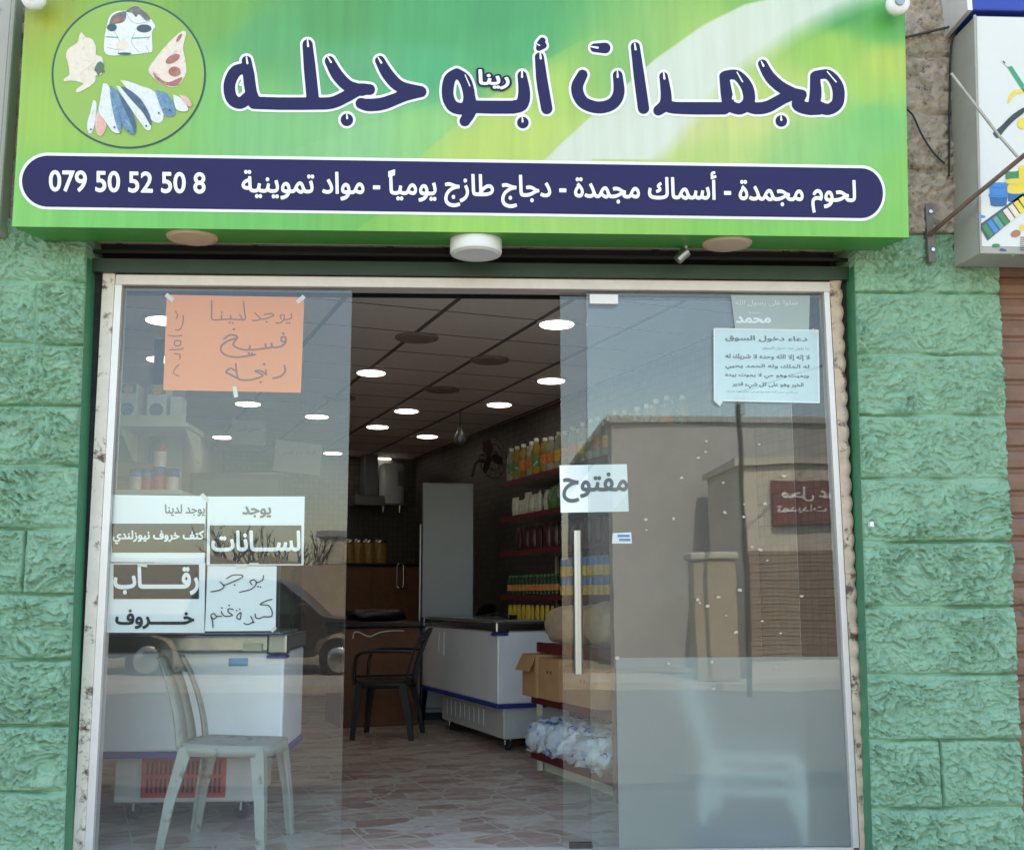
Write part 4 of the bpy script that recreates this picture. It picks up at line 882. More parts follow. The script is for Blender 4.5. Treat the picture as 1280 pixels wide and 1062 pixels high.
strokes('white_border', [[pE(*q)+(1.0,) for q in s] for s in MBw], YT+.0004, 'paper', 1.0, parent=p7, cell=2.5, smooth=False)
p8 = paper('paper_notice', [pE(225,55), pE(880,60), pE(870,420), pE(260,340)], 'paper_grey', 'faded grey torn notice behind the pale blue one, top right', Y=YG+.004)
tb('lettering', 'محمد', 264, 232, 556, 292, 'paper', p8, .04, YT+.0036, pE); tb('lettering', 'صلوا على رسول الله', 260, 100, 780, 150, 'white_print', p8, .0, YT+.0036, pE); tb('small_lettering', 'سيدنا', 372, 188, 460, 215, 'paper', p8, .0, YT+.0036, pE)
mat('tape', (226, 222, 206), .3, var=.05)
def tape(parent, cx, cy, w, h, rot, Y=None):
    c_, s_ = math.cos(rot), math.sin(rot); q = [(cx+x*c_-y*s_, cy+x*s_+y*c_) for x, y in ((-w,-h),(w*.9,-h*1.1),(w,h),(-w*1.05,h*.9))]
    poly('tape', q, (Y or YT)-.0006, 'tape', parent, smooth=False)
for pr, L_ in ((p5, ((294, 490, 7, 2.6, 1.4), (212, 372, 6, 2.6, .7), (376, 374, 6, 2.6, -.7))), (p1, ((256, 622, 6, 2.6, .8),)), (p2, ((318, 705, 6, 1.6, 0),)), (p3, ((178, 706, 6, 2, .1),)), (p4, ((302, 708, 7, 2, 0), (342, 786, 4, 2, -.8))), (p7, ((898, 502, 5, 3, .7), (1018, 416, 5, 3, .8)))):
    for q in L_: tape(pr, *q)
# stickers and paint specks on the glass
st_ = paper('sticker', [(766,666),(789,665),(790,679),(765,679)], 'paper', 'small white and blue sticker on the right pane beside the handle', cat='sticker')
rect('blue_print', 772, 668, 787, 671, 'print_tub_blue', st_, YT, lambda x, y: (x, y)); rect('blue_print', 774, 673, 788, 676, 'print_tub_blue', st_, YT, lambda x, y: (x, y))
mat('speck', (186, 176, 158), .8, var=.1)
random.seed(21)
sp = [(883,551),(882,565),(873,572),(949,555),(852,597),(904,603),(980,595),(956,629),(906,640),(930,630),(808,649),(842,648),(808,662),(930,646),(940,683),(951,687),(898,746),(925,737),(908,769),(953,776),(885,757),(875,753),(976,791),(920,790),(772,822),(836,829),(890,827),(970,833),(872,749),(1002,745),(959,700),(892,860)]
for k, (x, y) in enumerate(sp):
    a = random.uniform(1.2, 3.0); rr = [a*random.uniform(.6, 1.3) for _ in range(7)]; th = random.random()*6
    pts = [(x+rr[i]*math.cos(th+i*.9)*1.1, y+rr[i]*math.sin(th+i*.9)*random.uniform(.6,1)) for i in range(7)]
    o = poly('paint_speck', pts, YP-.001, 'speck'); tag(o, 'dried pale paint speck on the outside of the right glass pane', 'paint speck', 'paint specks on the right pane')

# ------------------------------------------------------------------ interior objects
mat('freezer_white', (240, 243, 248), .32, var=.04, vscale=4, var2=(206, 206, 200), v2scale=7, v2thr=.66); mat('freezer_base', (200, 202, 200), .45, var=.06, vscale=8); mat('trim_blue', (40, 62, 150), .4, var=.05); mat('lid_grey', (150, 156, 164), .18, metal=.3, var=.05)
mat('grille_red', (188, 52, 58), .5, var=.08); mat('rubber', (40, 40, 42), .7, var=.1); mat('slot_black', (16, 14, 14), .8, var=.1)
mat('chair_grey', (160, 161, 154), .5, var=.08, vscale=9, var2=(104, 100, 90), v2scale=11, v2thr=.56); mat('chair_white', (244, 248, 248), .45, var=.03)
mat('chair_black', (26, 26, 28), .45, var=.1); mat('shelf_cream', (214, 208, 188), .5, var=.05); mat('shelf_red', (100, 30, 32), .5, var=.1); mat('shelf_grey', (170, 166, 158), .5, var=.08); mat('panel_maroon', (138, 112, 102), .6, var=.1)
mat('cardboard', (178, 132, 88), .8, var=.08, vscale=10); mat('wood_brown', (112, 72, 48), .5, var=.2, vscale=9); mat('counter_black', (22, 22, 24), .3, var=.1); mat('steel_dark', (120, 122, 124), .35, metal=.6, var=.06)
mat('fridge_grey', (112, 120, 128), .35, metal=.1, var=.04); mat('heater_white', (206, 212, 218), .35, var=.03); mat('cap_white', (226, 226, 220), .4, var=.03); mat('box_white', (226, 226, 222), .5, var=.04)
mat('box_teal', (120, 150, 160), .5, var=.06); mat('can_blue', (20, 112, 200), .4, var=.08); mat('can_red', (200, 24, 30), .4, var=.1); mat('can_navy', (20, 40, 140), .4, var=.08); mat('can_pale', (222, 190, 184), .4, var=.1); mat('lid_blue', (16, 40, 150), .4, var=.06)
mat('label_orange', (206, 128, 62), .5, var=.35, vscale=60); mat('label_green', (66, 120, 74), .5, var=.35, vscale=60); mat('label_yellow', (222, 186, 66), .5, var=.3, vscale=60); mat('label_blue', (66, 120, 186), .45, var=.15, vscale=50)
mat('bag_white', (206, 206, 196), .35, var=.2, vscale=26); mat('bag_green', (86, 128, 84), .35, var=.4, vscale=30, var2=(206, 210, 196), v2scale=30, v2thr=.56); mat('bottle_dark', (30, 60, 40), .2, var=.1); mat('packet_dark', (80, 34, 44), .4, var=.3, vscale=30); mat('jar_fill', (150, 120, 60), .4, var=.3, vscale=40)
mat('oil_bottle', (150, 146, 110), .15, var=.2, vscale=20); mat('sack_beige', (178, 150, 124), .6, var=.12, vscale=16, bump=.4, bscale=60); mat('wrap_blue', (206, 214, 222), .25, var=.1, vscale=20, var2=(52, 98, 172), v2scale=13, v2thr=.54); mat('fan_dark', (58, 46, 42), .5, var=.1); mat('sack_pale', (214, 224, 220), .6, var=.06, vscale=6, bump=.3, bscale=30); mat('cloth_blue', (96, 122, 168), .8, var=.1)
mat('chair_label_blue', (90, 170, 214), .5, var=.05)
def emit_mat(name, col, e):
    m = bpy.data.materials.new(name); m.use_nodes = True; p = m.node_tree.nodes['Principled BSDF']; p.inputs['Emission Color'].default_value = col; p.inputs['Emission Strength'].default_value = e; p.inputs['Base Color'].default_value = (.8,.8,.8,1); MATS[name] = m
emit_mat('lit_disc', (1, .96, .9, 1), 1.7)
mat('unlit_disc', (150, 132, 120), .7, var=.08)

# ceiling lights
def ceiling_light(px, py, lit, label, r=.105):
    P = atZ(px, py, ZC); t = thing('ceiling_light', label, 'ceiling light', (P.x, P.y, ZC), 0, 'round lights in the shop ceiling')
    MB().lathe([(r+.02, -.003), (r+.018, -.012), (r, -.014)], (0,0,0), 36).build('rim', 'unlit_disc' if not lit else 'white_plastic', t)
    MB().lathe([(r-.002, -.0145), (r-.002, -.018), (r*.96, -.019)], (0,0,0), 36).build('diffuser', 'lit_disc' if lit else 'unlit_disc', t)
for px, py, lit, lb_ in ((696,403,1,'lit round ceiling light nearest the doorway, half behind the sliding door'), (689,474,1,'lit round ceiling light by the edge of the sliding door, second from the front'), (624,504,1,'lit round ceiling light above and left of the bottle shelf'),
    (534,544,1,'lit round ceiling light in front of the tall grey fridge'), (464,464,1,'lit round ceiling light just right of the left pane edge'), (508,512,1,'dimmer round ceiling light in the middle of the doorway'), (472,532,1,'small lit round ceiling light left of the doorway middle'),
    (478,572,1,'farthest tiny lit ceiling light above the water heater'), (396,519,1,'lit round ceiling light seen through the left pane, right of the orange notice bottom'), (310,503,1,'lit round ceiling light just under the orange notice'), (279,545,1,'lit round ceiling light left of the small grey hanging paper'), (416,565,1,'small lit ceiling light low beside the left pane edge'),
    (203,447,1,'lit round ceiling light left of the orange notice, lower one'), (205,398,1,'lit round ceiling light left of the orange notice, upper one'), (424,496,0,'unlit pale ceiling light behind the left pane edge'),
    (521,421,0,'unlit round ceiling cover, large one in the front tiles of the doorway'), (612,449,0,'unlit round ceiling cover, middle one in the doorway'), (553,486,0,'unlit round ceiling cover farther back in the doorway')):
    ceiling_light(px, py, lit, lb_, .105 if lit else .12)

# chest freezers (local x = along the front, y = depth, z up)
def chest_freezer(name, label, loc, rz, L, Dp, zb, zt, base, lidh=.07, red=False, badge=False):
    t = thing(name, label, 'chest freezer', loc, rz)
    MB().rbox(0, 0, zb+.03, L, Dp, zt, .012).build('cabinet', 'freezer_white', t)
    MB().rbox(-.008, -.008, zb, L+.008, Dp+.008, zb+.029, .006).build('trim_strip', 'trim_blue', t)
    MB().rbox(-.012, -.012, zt+.001, L+.012, Dp+.012, zt+lidh, .012).build('lid_rim', 'steel', t)
    MB().rbox(.03, .03, zt+lidh+.001, L-.03, Dp-.03, zt+lidh+.014, .005).build('lid', 'lid_grey', t)
    for x in (-.016, L-.09):
        c = MB().rbox(x, -.020, zt+.001-.012, x+.106, .09, zt+lidh+.006, .014).build('corner_cap', 'chrome', t)
        MB().rbox(x+.004, -.022, zt-.030, x+.102, .08, zt-.0125, .004).build('cap_foot', 'trim_blue', c)
    bx0, bx1, by0 = base
    b = MB().rbox(bx0, by0, .085, bx1, Dp-.08, zb-.001, .01).build('base', 'freezer_base', t)
    for x in (bx0+.09, bx1-.07):
        for y in (by0+.06, Dp-.16):
            c = MB().lathe([(.036, -.012), (.036, .012)], (x, y, .036), 18, 'y').build('caster', 'rubber', t)
            MB().tube([(x, y-.02, .04), (x, y-.02, .084)], .008).tube([(x, y+.02, .04), (x, y+.02, .084)], .008).build('caster_fork', 'steel', c)
    if red:
        gx0, gx1 = red; gm = MB(); gm.rbox(gx0, by0-.012, .11, gx1, by0-.001, zb-.004, .004); gg = gm.build('grille', 'grille_red', b)
        sm_ = MB()
        for zz0, zz1 in ((.135, .205), (.222, .292)):
            n = 17
            for k in range(n):
                x = gx0+.03+(gx1-gx0-.06)*k/(n-1); sm_.box(x-.0055, by0-.0135, zz0, x+.0055, by0-.0115, min(zz1, zb-.02))
        o = sm_.build('grille_slots', 'slot_black', gg)
    else:
        lm = MB()
        for k in range(9):
            x = bx0+.12+k*.11
            if x < bx1-.3: lm.rbox(x, by0-.006, .14, x+.035, by0-.0005, .26, .002)
        lm.build('louvre', 'freezer_base', b)
    return t
# left freezer: parallel to the glass
a, b_ = at(352, 943, .72), at(352, 815, .72); x0 = -2.15
L_ = a.x-x0
bx = at(143, 975, .80).x-x0; bx1 = at(318, 975, .80).x-x0
fz = chest_freezer('chest_freezer', 'white chest freezer with a red grille behind the left glass pane', (x0, .72, 0), 0, L_, .66, a.z-.012, b_.z, (bx, bx1, .07), .085, red=(at(178, 975, .8).x-x0, at(283, 975, .8).x-x0))
w_ = MB(); w_.rbox(at(316,0,.70).x-x0, -.004, at(330,832,.72).z, at(338,0,.70).x-x0, .001, at(330,822,.72).z, .001); w_.build('energy_label', 'chair_label_blue', fz)
w_ = MB(); w_.rbox(at(333,0,.70).x-x0, -.034, at(345,813,.70).z, at(354,0,.70).x-x0, -.021, at(345,804,.70).z, .002); w_.build('badge', 'shelf_cream', fz)
# right freezer: long side runs back along the shop
e0, d0, d1 = 1.215, 2.80, 4.66
org = ED(e0, d1, 0); zb2 = .305
fr_ = chest_freezer('chest_freezer', 'long white chest freezer with blue trim inside the doorway on the right', org, A-math.pi/2, d1-d0, .66, zb2, .845, (.38, d1-d0-.04, .06), .065)
w_ = MB(); w_.tube([(.50,-.006,.80),(.485,-.008,.70),(.50,-.008,.64)], .004).tube([(.62,-.006,.81),(.635,-.008,.70),(.625,-.008,.62)], .004); w_.build('power_cord', 'white_plastic', fr_)
w_ = MB(); w_.rbox(1.30, .25, .925, 1.42, .33, .955, .008); w_.tube([(1.30,.3,.94),(1.0,.35,.965),(.75,.2,.93)], .004); w_.build('lid_lock', 'counter_black', fr_)

# plastic chairs
def plastic_chair(name, label, m, loc, rz, W=.40, arms=False, sz=.44, grp=None):
    t = thing(name, label, 'chair', loc, rz, grp)                 # faces +x, back at -x
    h = W/2; mb = MB(); n = 14; top = []
    prof = []
    for i in range(n+1):
        for j in range(n+1):
            u = -1+2*i/n; v = -1+2*j/n
            k = 1/max(1, (abs(u)**5+abs(v)**5)**.2)
            x = u*k*.215+.005; y = v*k*h; z = sz-.012*(1-u*u)*(1-v*v)+.006*max(0, -u)
            top.append((x, y, z))
    fs = [(i*(n+1)+j, (i+1)*(n+1)+j, (i+1)*(n+1)+j+1, i*(n+1)+j+1) for i in range(n) for j in range(n)]
    rim = [i*(n+1) for i in range(n+1)]+[n*(n+1)+j for j in range(1, n+1)]+[i*(n+1)+n for i in range(n-1, -1, -1)]+[j for j in range(n-1, 0, -1)]
    N = len(top); sk = []
    for q, z in ((1.0, sz-.05), (.965, sz-.05)):
        for i in rim: sk.append((top[i][0]*q, top[i][1]*q, z))
    for i in range(len(rim)):
        j = (i+1) % len(rim); K = len(rim)
        fs.append((rim[i], rim[j], N+j, N+i)); fs.append((N+i, N+j, N+K+j, N+K+i))
    fs.append(tuple(N+len(rim)+i for i in range(len(rim))))
    mb.add(top+sk, fs, True); mb.build('seat', m, t)
    for sx_ in (-1, 1):
        for sy in (-1, 1):
            x0_, y0_ = sx_*.175, sy*(h-.035); x1_, y1_ = sx_*(.215 if sx_ > 0 else .255), sy*(h+.012)
            pts = [(x0_*.98, y0_, sz-.012), (x0_+(x1_-x0_)*.25, y0_+(y1_-y0_)*.3, sz-.12), (x0_+(x1_-x0_)*.62, y0_+(y1_-y0_)*.66, .2), (x1_, y1_, 0)]
            lm = MB(); ws = [.050, .046, .038, .030]; vs = []; q = []
            for (x, y, z), w in zip(pts, ws):                       # L-section: two flanges meeting at the outer corner
                ox, oy = x+sx_*w*.5, y+sy*w*.45; th = .011
                vs += [(ox, oy, z), (ox-sx_*w*1.25, oy, z), (ox-sx_*w*1.25, oy-sy*th, z), (ox-sx_*th, oy-sy*th, z), (ox-sx_*th, oy-sy*w, z), (ox, oy-sy*w, z)]
            for i in range(3):
                for j in range(6): q.append((i*6+j, i*6+(j+1) % 6, (i+1)*6+(j+1) % 6, (i+1)*6+j))
            q += [tuple(range(6)), tuple(range(18, 24))]
            lm.add(vs, q); lm.build('leg', m, t)
    def bx(s): return -.195-.035*s-.11*s*s                      # backward sweep with height s in 0..1
    def bz(s): return sz-.02+s*.43
    def bw(s): return h*(.96-.02*s-.20*s*s)
    th = .014
    fm_ = MB()
    for sy in (-1, 1):                                            # two flat side rails, curving in at the top
        vs = []; q = []
        for i in range(15):
            s = i/14*.93; w = .078-.022*s; y = sy*bw(s); cx = -.028*0
            for (dx, dy) in ((0, 0), (.014, -sy*w), (-th+.014, -sy*w), (-th, 0)): vs.append((bx(s)+dx, y+dy, bz(s)))
            if i: o = 4*(i-1); q += [(o+k, o+(k+1) % 4, o+4+(k+1) % 4, o+4+k) for k in range(4)]
        q += [(0,1,2,3), (56,57,58,59)]; fm_.add(vs, q, True)
    cr_ = fm_.build('back_frame', m, t)
    tp = MB(); vs = []; q = []; nu = 25; nv = 8                    # top panel with a pressed shell of ribs
    for i in range(nu):
        for j in range(nv):
            u = -1+2*i/(nu-1); s0, s1 = .72, 1.0-.10*u*u*u*u-.03*u*u
            s = s0+.05*(1-u*u)+(s1-s0-.05*(1-u*u))*j/(nv-1); y = u*bw(s)*.995
            rib = .005*math.cos(u*16)*(1-abs(u))*math.sin(math.pi*j/(nv-1))
            vs.append((bx(s)-.018*(1-u*u)+rib+.004, y, bz(s)))
    n1 = len(vs); vs += [(x-.012, y, z) for x, y, z in vs]
    for i in range(nu-1):
        for j in range(nv-1):
            a_ = i*nv+j; q += [(a_, a_+nv, a_+nv+1, a_+1), (n1+a_, n1+a_+1, n1+a_+nv+1, n1+a_+nv)]
        a_ = i*nv; q += [(a_, n1+a_, n1+a_+nv, a_+nv), (a_+nv-1, a_+2*nv-1, n1+a_+2*nv-1, n1+a_+nv-1)]
    tp.add(vs, q, True); tp.build('top_panel', m, t)
    sm2 = MB(); vs = []; q = []                                    # centre splat
    for i in range(9):
        s = i/8*.76; w = .05+.035*abs(s-.4)
        for (dx, dy) in ((0, -w), (0, w), (-.012, w), (-.012, -w)): vs.append((bx(s)-.012, dy, bz(s)))if False else vs.append((bx(s)-.014+dx, dy, bz(s)))
        if i: o = 4*(i-1); q += [(o+k, o+(k+1) % 4, o+4+(k+1) % 4, o+4+k) for k in range(4)]
    q += [(0,1,2,3), (32,33,34,35)]; sm2.add(vs, q, True); sm2.build('splat', m, t)
    if arms:
        for sy in (-1, 1):
            MB().tube(smooth_path([(-.24, sy*h*.95, sz+.23), (-.05, sy*(h+.03), sz+.235), (.14, sy*(h+.035), sz+.225), (.20, sy*(h+.02), sz+.15), (.205, sy*h, sz-.02)]), .022, 10, .6).build('armrest', m, t)
    return t
pc = at(298, 940, .24)
plastic_chair('plastic_chair', 'worn grey armless plastic chair standing just inside the left pane', 'chair_grey', (-1.055, .30, 0), math.radians(-10), W=.35, sz=.445)
bk = ED(.72, 4.05, 0)
plastic_chair('plastic_chair', 'black plastic armchair in front of the brown desk', 'chair_black', (-.62, 4.02, 0), math.radians(172), W=.46, arms=True)
plastic_chair('plastic_chair', 'black plastic chair behind the far end of the long freezer', 'chair_black', ED(1.62, 4.95, .0), math.radians(150), W=.42, sz=.62)
# stacked white chairs behind the frosted film
pw = at(952, 960, .30)
w0 = None
for k in range(3):
    lb_ = f'white plastic chair blurred behind the frosted film, {("lowest", "middle one", "topmost")[k]} of the stack'
    if not w0: w0 = plastic_chair('plastic_chair', lb_, 'chair_white', (pw.x-.01, .46, 0), math.radians(-12), W=.48, sz=.24, grp='white chairs stacked behind the frosted film')
    else: dup(w0, (pw.x-.01+.004*k, .46, .07*k), math.radians(-12), lb_)
def sack(name, label, m, c, sx_, sy, sz_, rz, cat='sack', seed=0, grp=None, rough=.22):
    mb = MB(); nu, nv = 64, 32; vs = []; q = []
    for i in range(nv+1):
        for j in range(nu):
            th = 2*math.pi*j/nu; ph = -math.pi/2+math.pi*i/nv; cp = math.copysign(abs(math.cos(ph))**.55, 1); s_ = math.copysign(abs(math.sin(ph))**.8, math.sin(ph))
            ct = math.copysign(abs(math.cos(th))**.55, math.cos(th)); st2 = math.copysign(abs(math.sin(th))**.55, math.sin(th))
            fq = 3 if rough < .4 else 6; n = float(fbm(np.array([fq*ct*cp+seed*3.1+20]), np.array([fq*st2*cp+2*s_+20]), 4, seed)[0])-.5
            k = 1+rough*n; vs.append((sx_*ct*cp*k, sy*st2*cp*k, sz_*(s_*(1+rough*1.6*n)+1)))
    for i in range(nv):
        for j in range(nu): q.append((i*nu+j, i*nu+(j+1) % nu, (i+1)*nu+(j+1) % nu, (i+1)*nu+j))
    o = mb.add(vs, q, True).build(name, m); o.location = c; o.rotation_euler = (0, 0, rz); return tag(o, label, cat, grp)
sack('cloth_bundle', 'blue cloth bundle on the floor at the foot of the frosted film', 'cloth_blue', (1.25, .18, .0), .26, .10, .037, 0, 'bundle', seed=3)
# ------------------------------------------------------------------ shelving on the right, in shop coordinates (e across, d back)
def edbox(mb, e0, d0, z0, e1, d1, z1, b=.0):
    q = [ED(e0,d0,z0), ED(e1,d0,z0), ED(e1,d1,z0), ED(e0,d1,z0), ED(e0,d0,z1), ED(e1,d0,z1), ED(e1,d1,z1), ED(e0,d1,z1)]
    return mb.hexa(q)
EF, EB = 1.62, 2.10                                              # upper shelves: front edge, back
LEV = [2.02, 1.73, 1.45, 1.10]; DN, DF = .92, 3.78
sh = thing('wall_shelving', 'long wall shelving with dark red shelf edges full of groceries', 'shelving', ED(EB, 2.3, 0))
sh.location = (0, 0, 0)
for z in LEV:
    s_ = edbox(MB(), EF+.003, DN, z-.022, EB, DF, z-.001).build('shelf', 'shelf_grey', sh)
    edbox(MB(), EF-.012, DN, z-.034, EF+.002, DF, z+.006).build('edge_strip', 'shelf_red', s_)
for d in (2.83, 3.76, 1.9): edbox(MB(), EB+.001, d-.02, 0, EB+.018, d+.02, 2.35).build('post', 'shelf_cream', sh)
# deep lower shelves near the front
DEF = 1.165
lw = thing('floor_shelving', 'deep low shelving with red edges holding cartons and wrapped packs', 'shelving', (0, 0, 0))
for z, dn, df in ((.13, .86, 2.03), (.475, .86, 2.02), (.80, .86, 1.92)):
    s_ = edbox(MB(), DEF+.003, dn, z-.03, EB, df, z-.001).build('shelf', 'shelf_grey', lw)
    edbox(MB(), DEF-.012, dn, z-.055, DEF+.002, df, z+.006).build('edge_strip', 'shelf_red', s_)
for d in (1.98,): edbox(MB(), DEF+.02, d, 0, DEF+.05, d+.025, .8).build('post', 'shelf_cream', lw)
edbox(MB(), DEF+.06, 1.0, 0, DEF+.075, 1.98, .07).build('plinth', 'shelf_cream', lw)
edbox(MB(), DEF-.02, .80, 0, EB, .845, atD(800, 527, .82).z).build('end_panel', 'panel_maroon', lw)

# bottles along the top shelf
def bottle(label, e, d, z, body, lab, cap, h=.29, r=.042, grp='bottles on the top red shelf'):
    t = thing('bottle', label, 'bottle', ED(e, d, z), random.random()*6, grp)
    MB().lathe([(r*.9, 0), (r, .01), (r, h*.22), (r*.94, h*.24), (r*.94, h*.55), (r, h*.57), (r*.98, h*.68), (r*.55, h*.86), (r*.40, h*.9), (r*.38, h*.93)], (0,0,0), 18).build('bottle_body', body, t)
    MB().lathe([(r*.965, h*.25), (r*.965, h*.54)], (0,0,0), 18).build('bottle_label', lab, t)
    MB().lathe([(r*.46, h*.91), (r*.47, h), (r*.42, h*1.005)], (0,0,0), 16).build('cap', cap, t); return t
def b_glass(name, col):
    m = bpy.data.materials.new(name); m.use_nodes = True; p = m.node_tree.nodes['Principled BSDF']; p.inputs['Base Color'].default_value = rgb(*col); p.inputs['Roughness'].default_value = .08
    p.inputs['Transmission Weight'].default_value = .5; p.inputs['IOR'].default_value = 1.35; MATS[name] = m
b_glass('bottle_clear', (200, 206, 196)); b_glass('bottle_amber', (170, 120, 70)); b_glass('bottle_green', (90, 130, 90)); b_glass('bottle_yellow', (196, 170, 84))
n = 20; random.seed(5)
src = {}
for row, (e, tx) in enumerate(((EF+.06, 'front row'), (EF+.17, 'back row'))):
    for k in range(n):
        d = DF-.08-k*(DF-1.16)/(n-1)+random.uniform(-.02, .02)
        lb_ = f'{ORD[k]} bottle from the far end, {tx} of the top red shelf'
        v = (k*3+row*2+k//4) % 5
        if v not in src: src[v] = bottle(lb_, e, d, LEV[0], ('bottle_clear','bottle_yellow','bottle_clear','bottle_yellow','bottle_clear')[v], ('bag_green','label_orange','label_yellow','bag_green','label_orange')[v], 'cap_white')
        else:
            q = dup(src[v], ED(e, d, LEV[0]), random.random()*6, lb_); q.scale = (1, 1, random.uniform(.95, 1.05))
# second shelf: white sachets far, green packs near
def packet(label, e, d, z, w, dp, h, m, rz, grp, name='packet', cat='packet', lean=0.):
    mb = MB(); vs = []; q = []; nu, nv = 8, 10
    for sgn in (1, -1):
        for i in range(nv+1):
            for j in range(nu+1):
                u, v = -1+2*j/nu, i/nv; b = dp*.5*(1-u**4)*(math.sin(math.pi*min(1, v*1.02))**.5)
                vs.append((sgn*b+lean*v*h, u*w/2*(1-.06*math.sin(math.pi*v)), v*h))
    K = (nu+1)*(nv+1)
    for i in range(nv):
        for j in range(nu):
            a = i*(nu+1)+j; q += [(a, a+1, a+nu+2, a+nu+1), (K+a, K+a+nu+1, K+a+nu+2, K+a+1)]
    o = mb.add(vs, q, True).build(name, m); o.location = ED(e, d, z); o.rotation_euler = (0, 0, rz); return tag(o, label, cat, grp)
def pdup(o, loc, rz, label):
    c = o.copy(); COL.objects.link(c); c.location = loc; c.rotation_euler = (0, 0, rz); c['label'] = label; return c
g1 = 'white sachets on the second red shelf'; s0 = None
for k in range(9):
    d = 3.66-k*.075; lb_ = f'{ORD[k]} white sachet from the far end of the second red shelf'; rz = A+random.uniform(-.35, .35)
    if not s0: s0 = packet(lb_, EF+.08, d, LEV[1], .085, .05, .17, 'bag_white', rz, g1)
    else: s1 = pdup(s0, ED(EF+.08+random.uniform(-.02, .03), d, LEV[1]), rz, lb_); s1.scale = (1, 1, random.uniform(.8, 1.15)); s1.rotation_euler.x = random.uniform(-.12, .12)
g2 = 'green and white packs on the second red shelf'; s0 = None
for k in range(12):
    d = 2.92-k*.155; lb_ = f'{ORD[k]} green and white pack from the far end of the second red shelf'
    if not s0: s0 = packet(lb_, EF+.10, d, LEV[1], .14, .09, .2, 'bag_green', A, g2)
    else: s1 = pdup(s0, ED(EF+.10, d, LEV[1]), A+random.uniform(-.3, .3), lb_); s1.scale = (1, 1, random.uniform(.85, 1.1))
# third shelf: slim dark packets and a white hook rail
g3 = 'slim packets on the third red shelf'; s0 = None
for k in range(18):
    d = 3.68-k*.145; lb_ = f'{ORD[k]} slim dark packet from the far end of the third red shelf'
    if not s0: s0 = packet(lb_, EF+.12, d, LEV[2], .09, .05, .2, 'packet_dark', A, g3)
    else: pdup(s0, ED(EF+.12, d, LEV[2]), A+random.uniform(-.2, .2), lb_)
# below it: hanging rail packets behind, blue-yellow cans near, green bottles far
g4 = 'blue and yellow cans stacked on the fourth red shelf'; s0 = None
def can(label, e, d, z, r, h, m1, m2, grp, lid='steel', name='can', cat='can'):
    t = thing(name, label, cat, ED(e, d, z), random.random()*6, grp)
    MB().lathe([(r, .003), (r, h*.55)], (0,0,0), 20).build('can_label', m2, t)
    MB().lathe([(r*1.001, h*.551), (r*1.001, h-.004)], (0,0,0), 20).build('can_body', m1, t)
    MB().lathe([(r*.96, h-.0035), (r*1.02, h-.003), (r*1.02, h+.002), (r*.93, h+.001)], (0,0,0), 20).build('lid', lid, t); return t
for k in range(13):
    for lv in range(2):
        d = 2.62-k*.088; z = LEV[3]+lv*.135; lb_ = f'{ORD[k]} blue and yellow can from the far end, {"lower" if lv == 0 else "upper"} layer of the fourth red shelf'
        if not s0: s0 = can(lb_, EF+.055, d, z, .041, .13, 'label_blue', 'label_yellow', g4)
        else: dup(s0, ED(EF+.055, d, z), random.random()*6, lb_)
g5 = 'small green bottles on the fourth red shelf'; s0 = None
for k in range(14):
    d = 3.70-k*.072; lb_ = f'{ORD[k]} small green bottle from the far end of the fourth red shelf'
    lab = 'label_orange'
    if not s0: s0 = bottle(lb_, EF+.05, d, LEV[3], 'bottle_dark', lab, 'label_green', .16, .03, g5)
    else: dup(s0, ED(EF+.05, d, LEV[3]), 0, lb_)
g6 = 'yellow packets hanging under the fourth red shelf'; s0 = None
for k in range(10):
    d = 3.66-k*.095; lb_ = f'{ORD[k]} yellow packet from the far end, hanging under the fourth red shelf'
    if not s0: s0 = packet(lb_, EF+.03, d, LEV[3]-.20, .07, .03, .13, 'label_yellow', A, g6)
    else: pdup(s0, ED(EF+.03, d, LEV[3]-.20), A+random.uniform(-.2, .2), lb_)
# cartons, sacks and packs on the deep shelves
def carton(label, e, d, z, we, wd_, h, open_=False):
    t = thing('cardboard_box', label, 'box', ED(e, d, z+.002), A, 'cartons on the low shelf')
    w = .006; mb = MB(); mb.box(0,0,0, we,wd_,w)
    mb.box(0,0,w, w,wd_,h); mb.box(we-w,0,w, we,wd_,h); mb.box(w,0,w, we-w,w,h); mb.box(w,wd_-w,w, we-w,wd_,h); mb.build('carton_body', 'cardboard', t)
    if open_:
        MB().hexa([Vector(q) for q in ((-.005,0,h-.01),(0,0,h-.012),(0,wd_,h-.012),(-.005,wd_,h-.01),(-.05,0,h-.10),(-.045,0,h-.10),(-.045,wd_,h-.10),(-.05,wd_,h-.10))]).build('flap', 'cardboard', t)
    else:
        MB().box(.0,.0,h+.0005, we,wd_*.497,h+.0045).box(.0,wd_*.503,h+.0005, we,wd_,h+.0045).build('flap', 'cardboard', t)
    for k in range(2): MB().lathe([(.011,-.0012),(.011,.0)], (0,wd_*.4+k*.05,h*.68), 12, 'x').build('printed_mark', 'wood_brown', t)
    return t
carton('open cardboard box at the far end of the low shelf beside the freezer', 1.06, 1.72, .475, .34, .22, .26, True)
carton('closed cardboard box next to the open one on the low shelf', 1.075, 1.40, .475, .36, .30, .24)
carton('cardboard box nearest the street on the low shelf', 1.09, .90, .475, .36, .44, .21)
sack('bean_sack', 'beige plastic sack of beans slumped on the top deep shelf', 'sack_beige', ED(1.33, 1.58, .80), .20, .24, .12, A, seed=4)
sack('bean_sack', 'pale pinkish sack nearest the street on the top deep shelf', 'sack_beige', ED(1.36, 1.12, .80), .20, .22, .13, A, seed=6)
sack('wrapped_pack', 'blue and white plastic wrapped pack at the far end of the bottom shelf', 'wrap_blue', ED(1.30, 1.76, .13), .24, .20, .10, A, 'wrapped pack', seed=8, rough=.62)
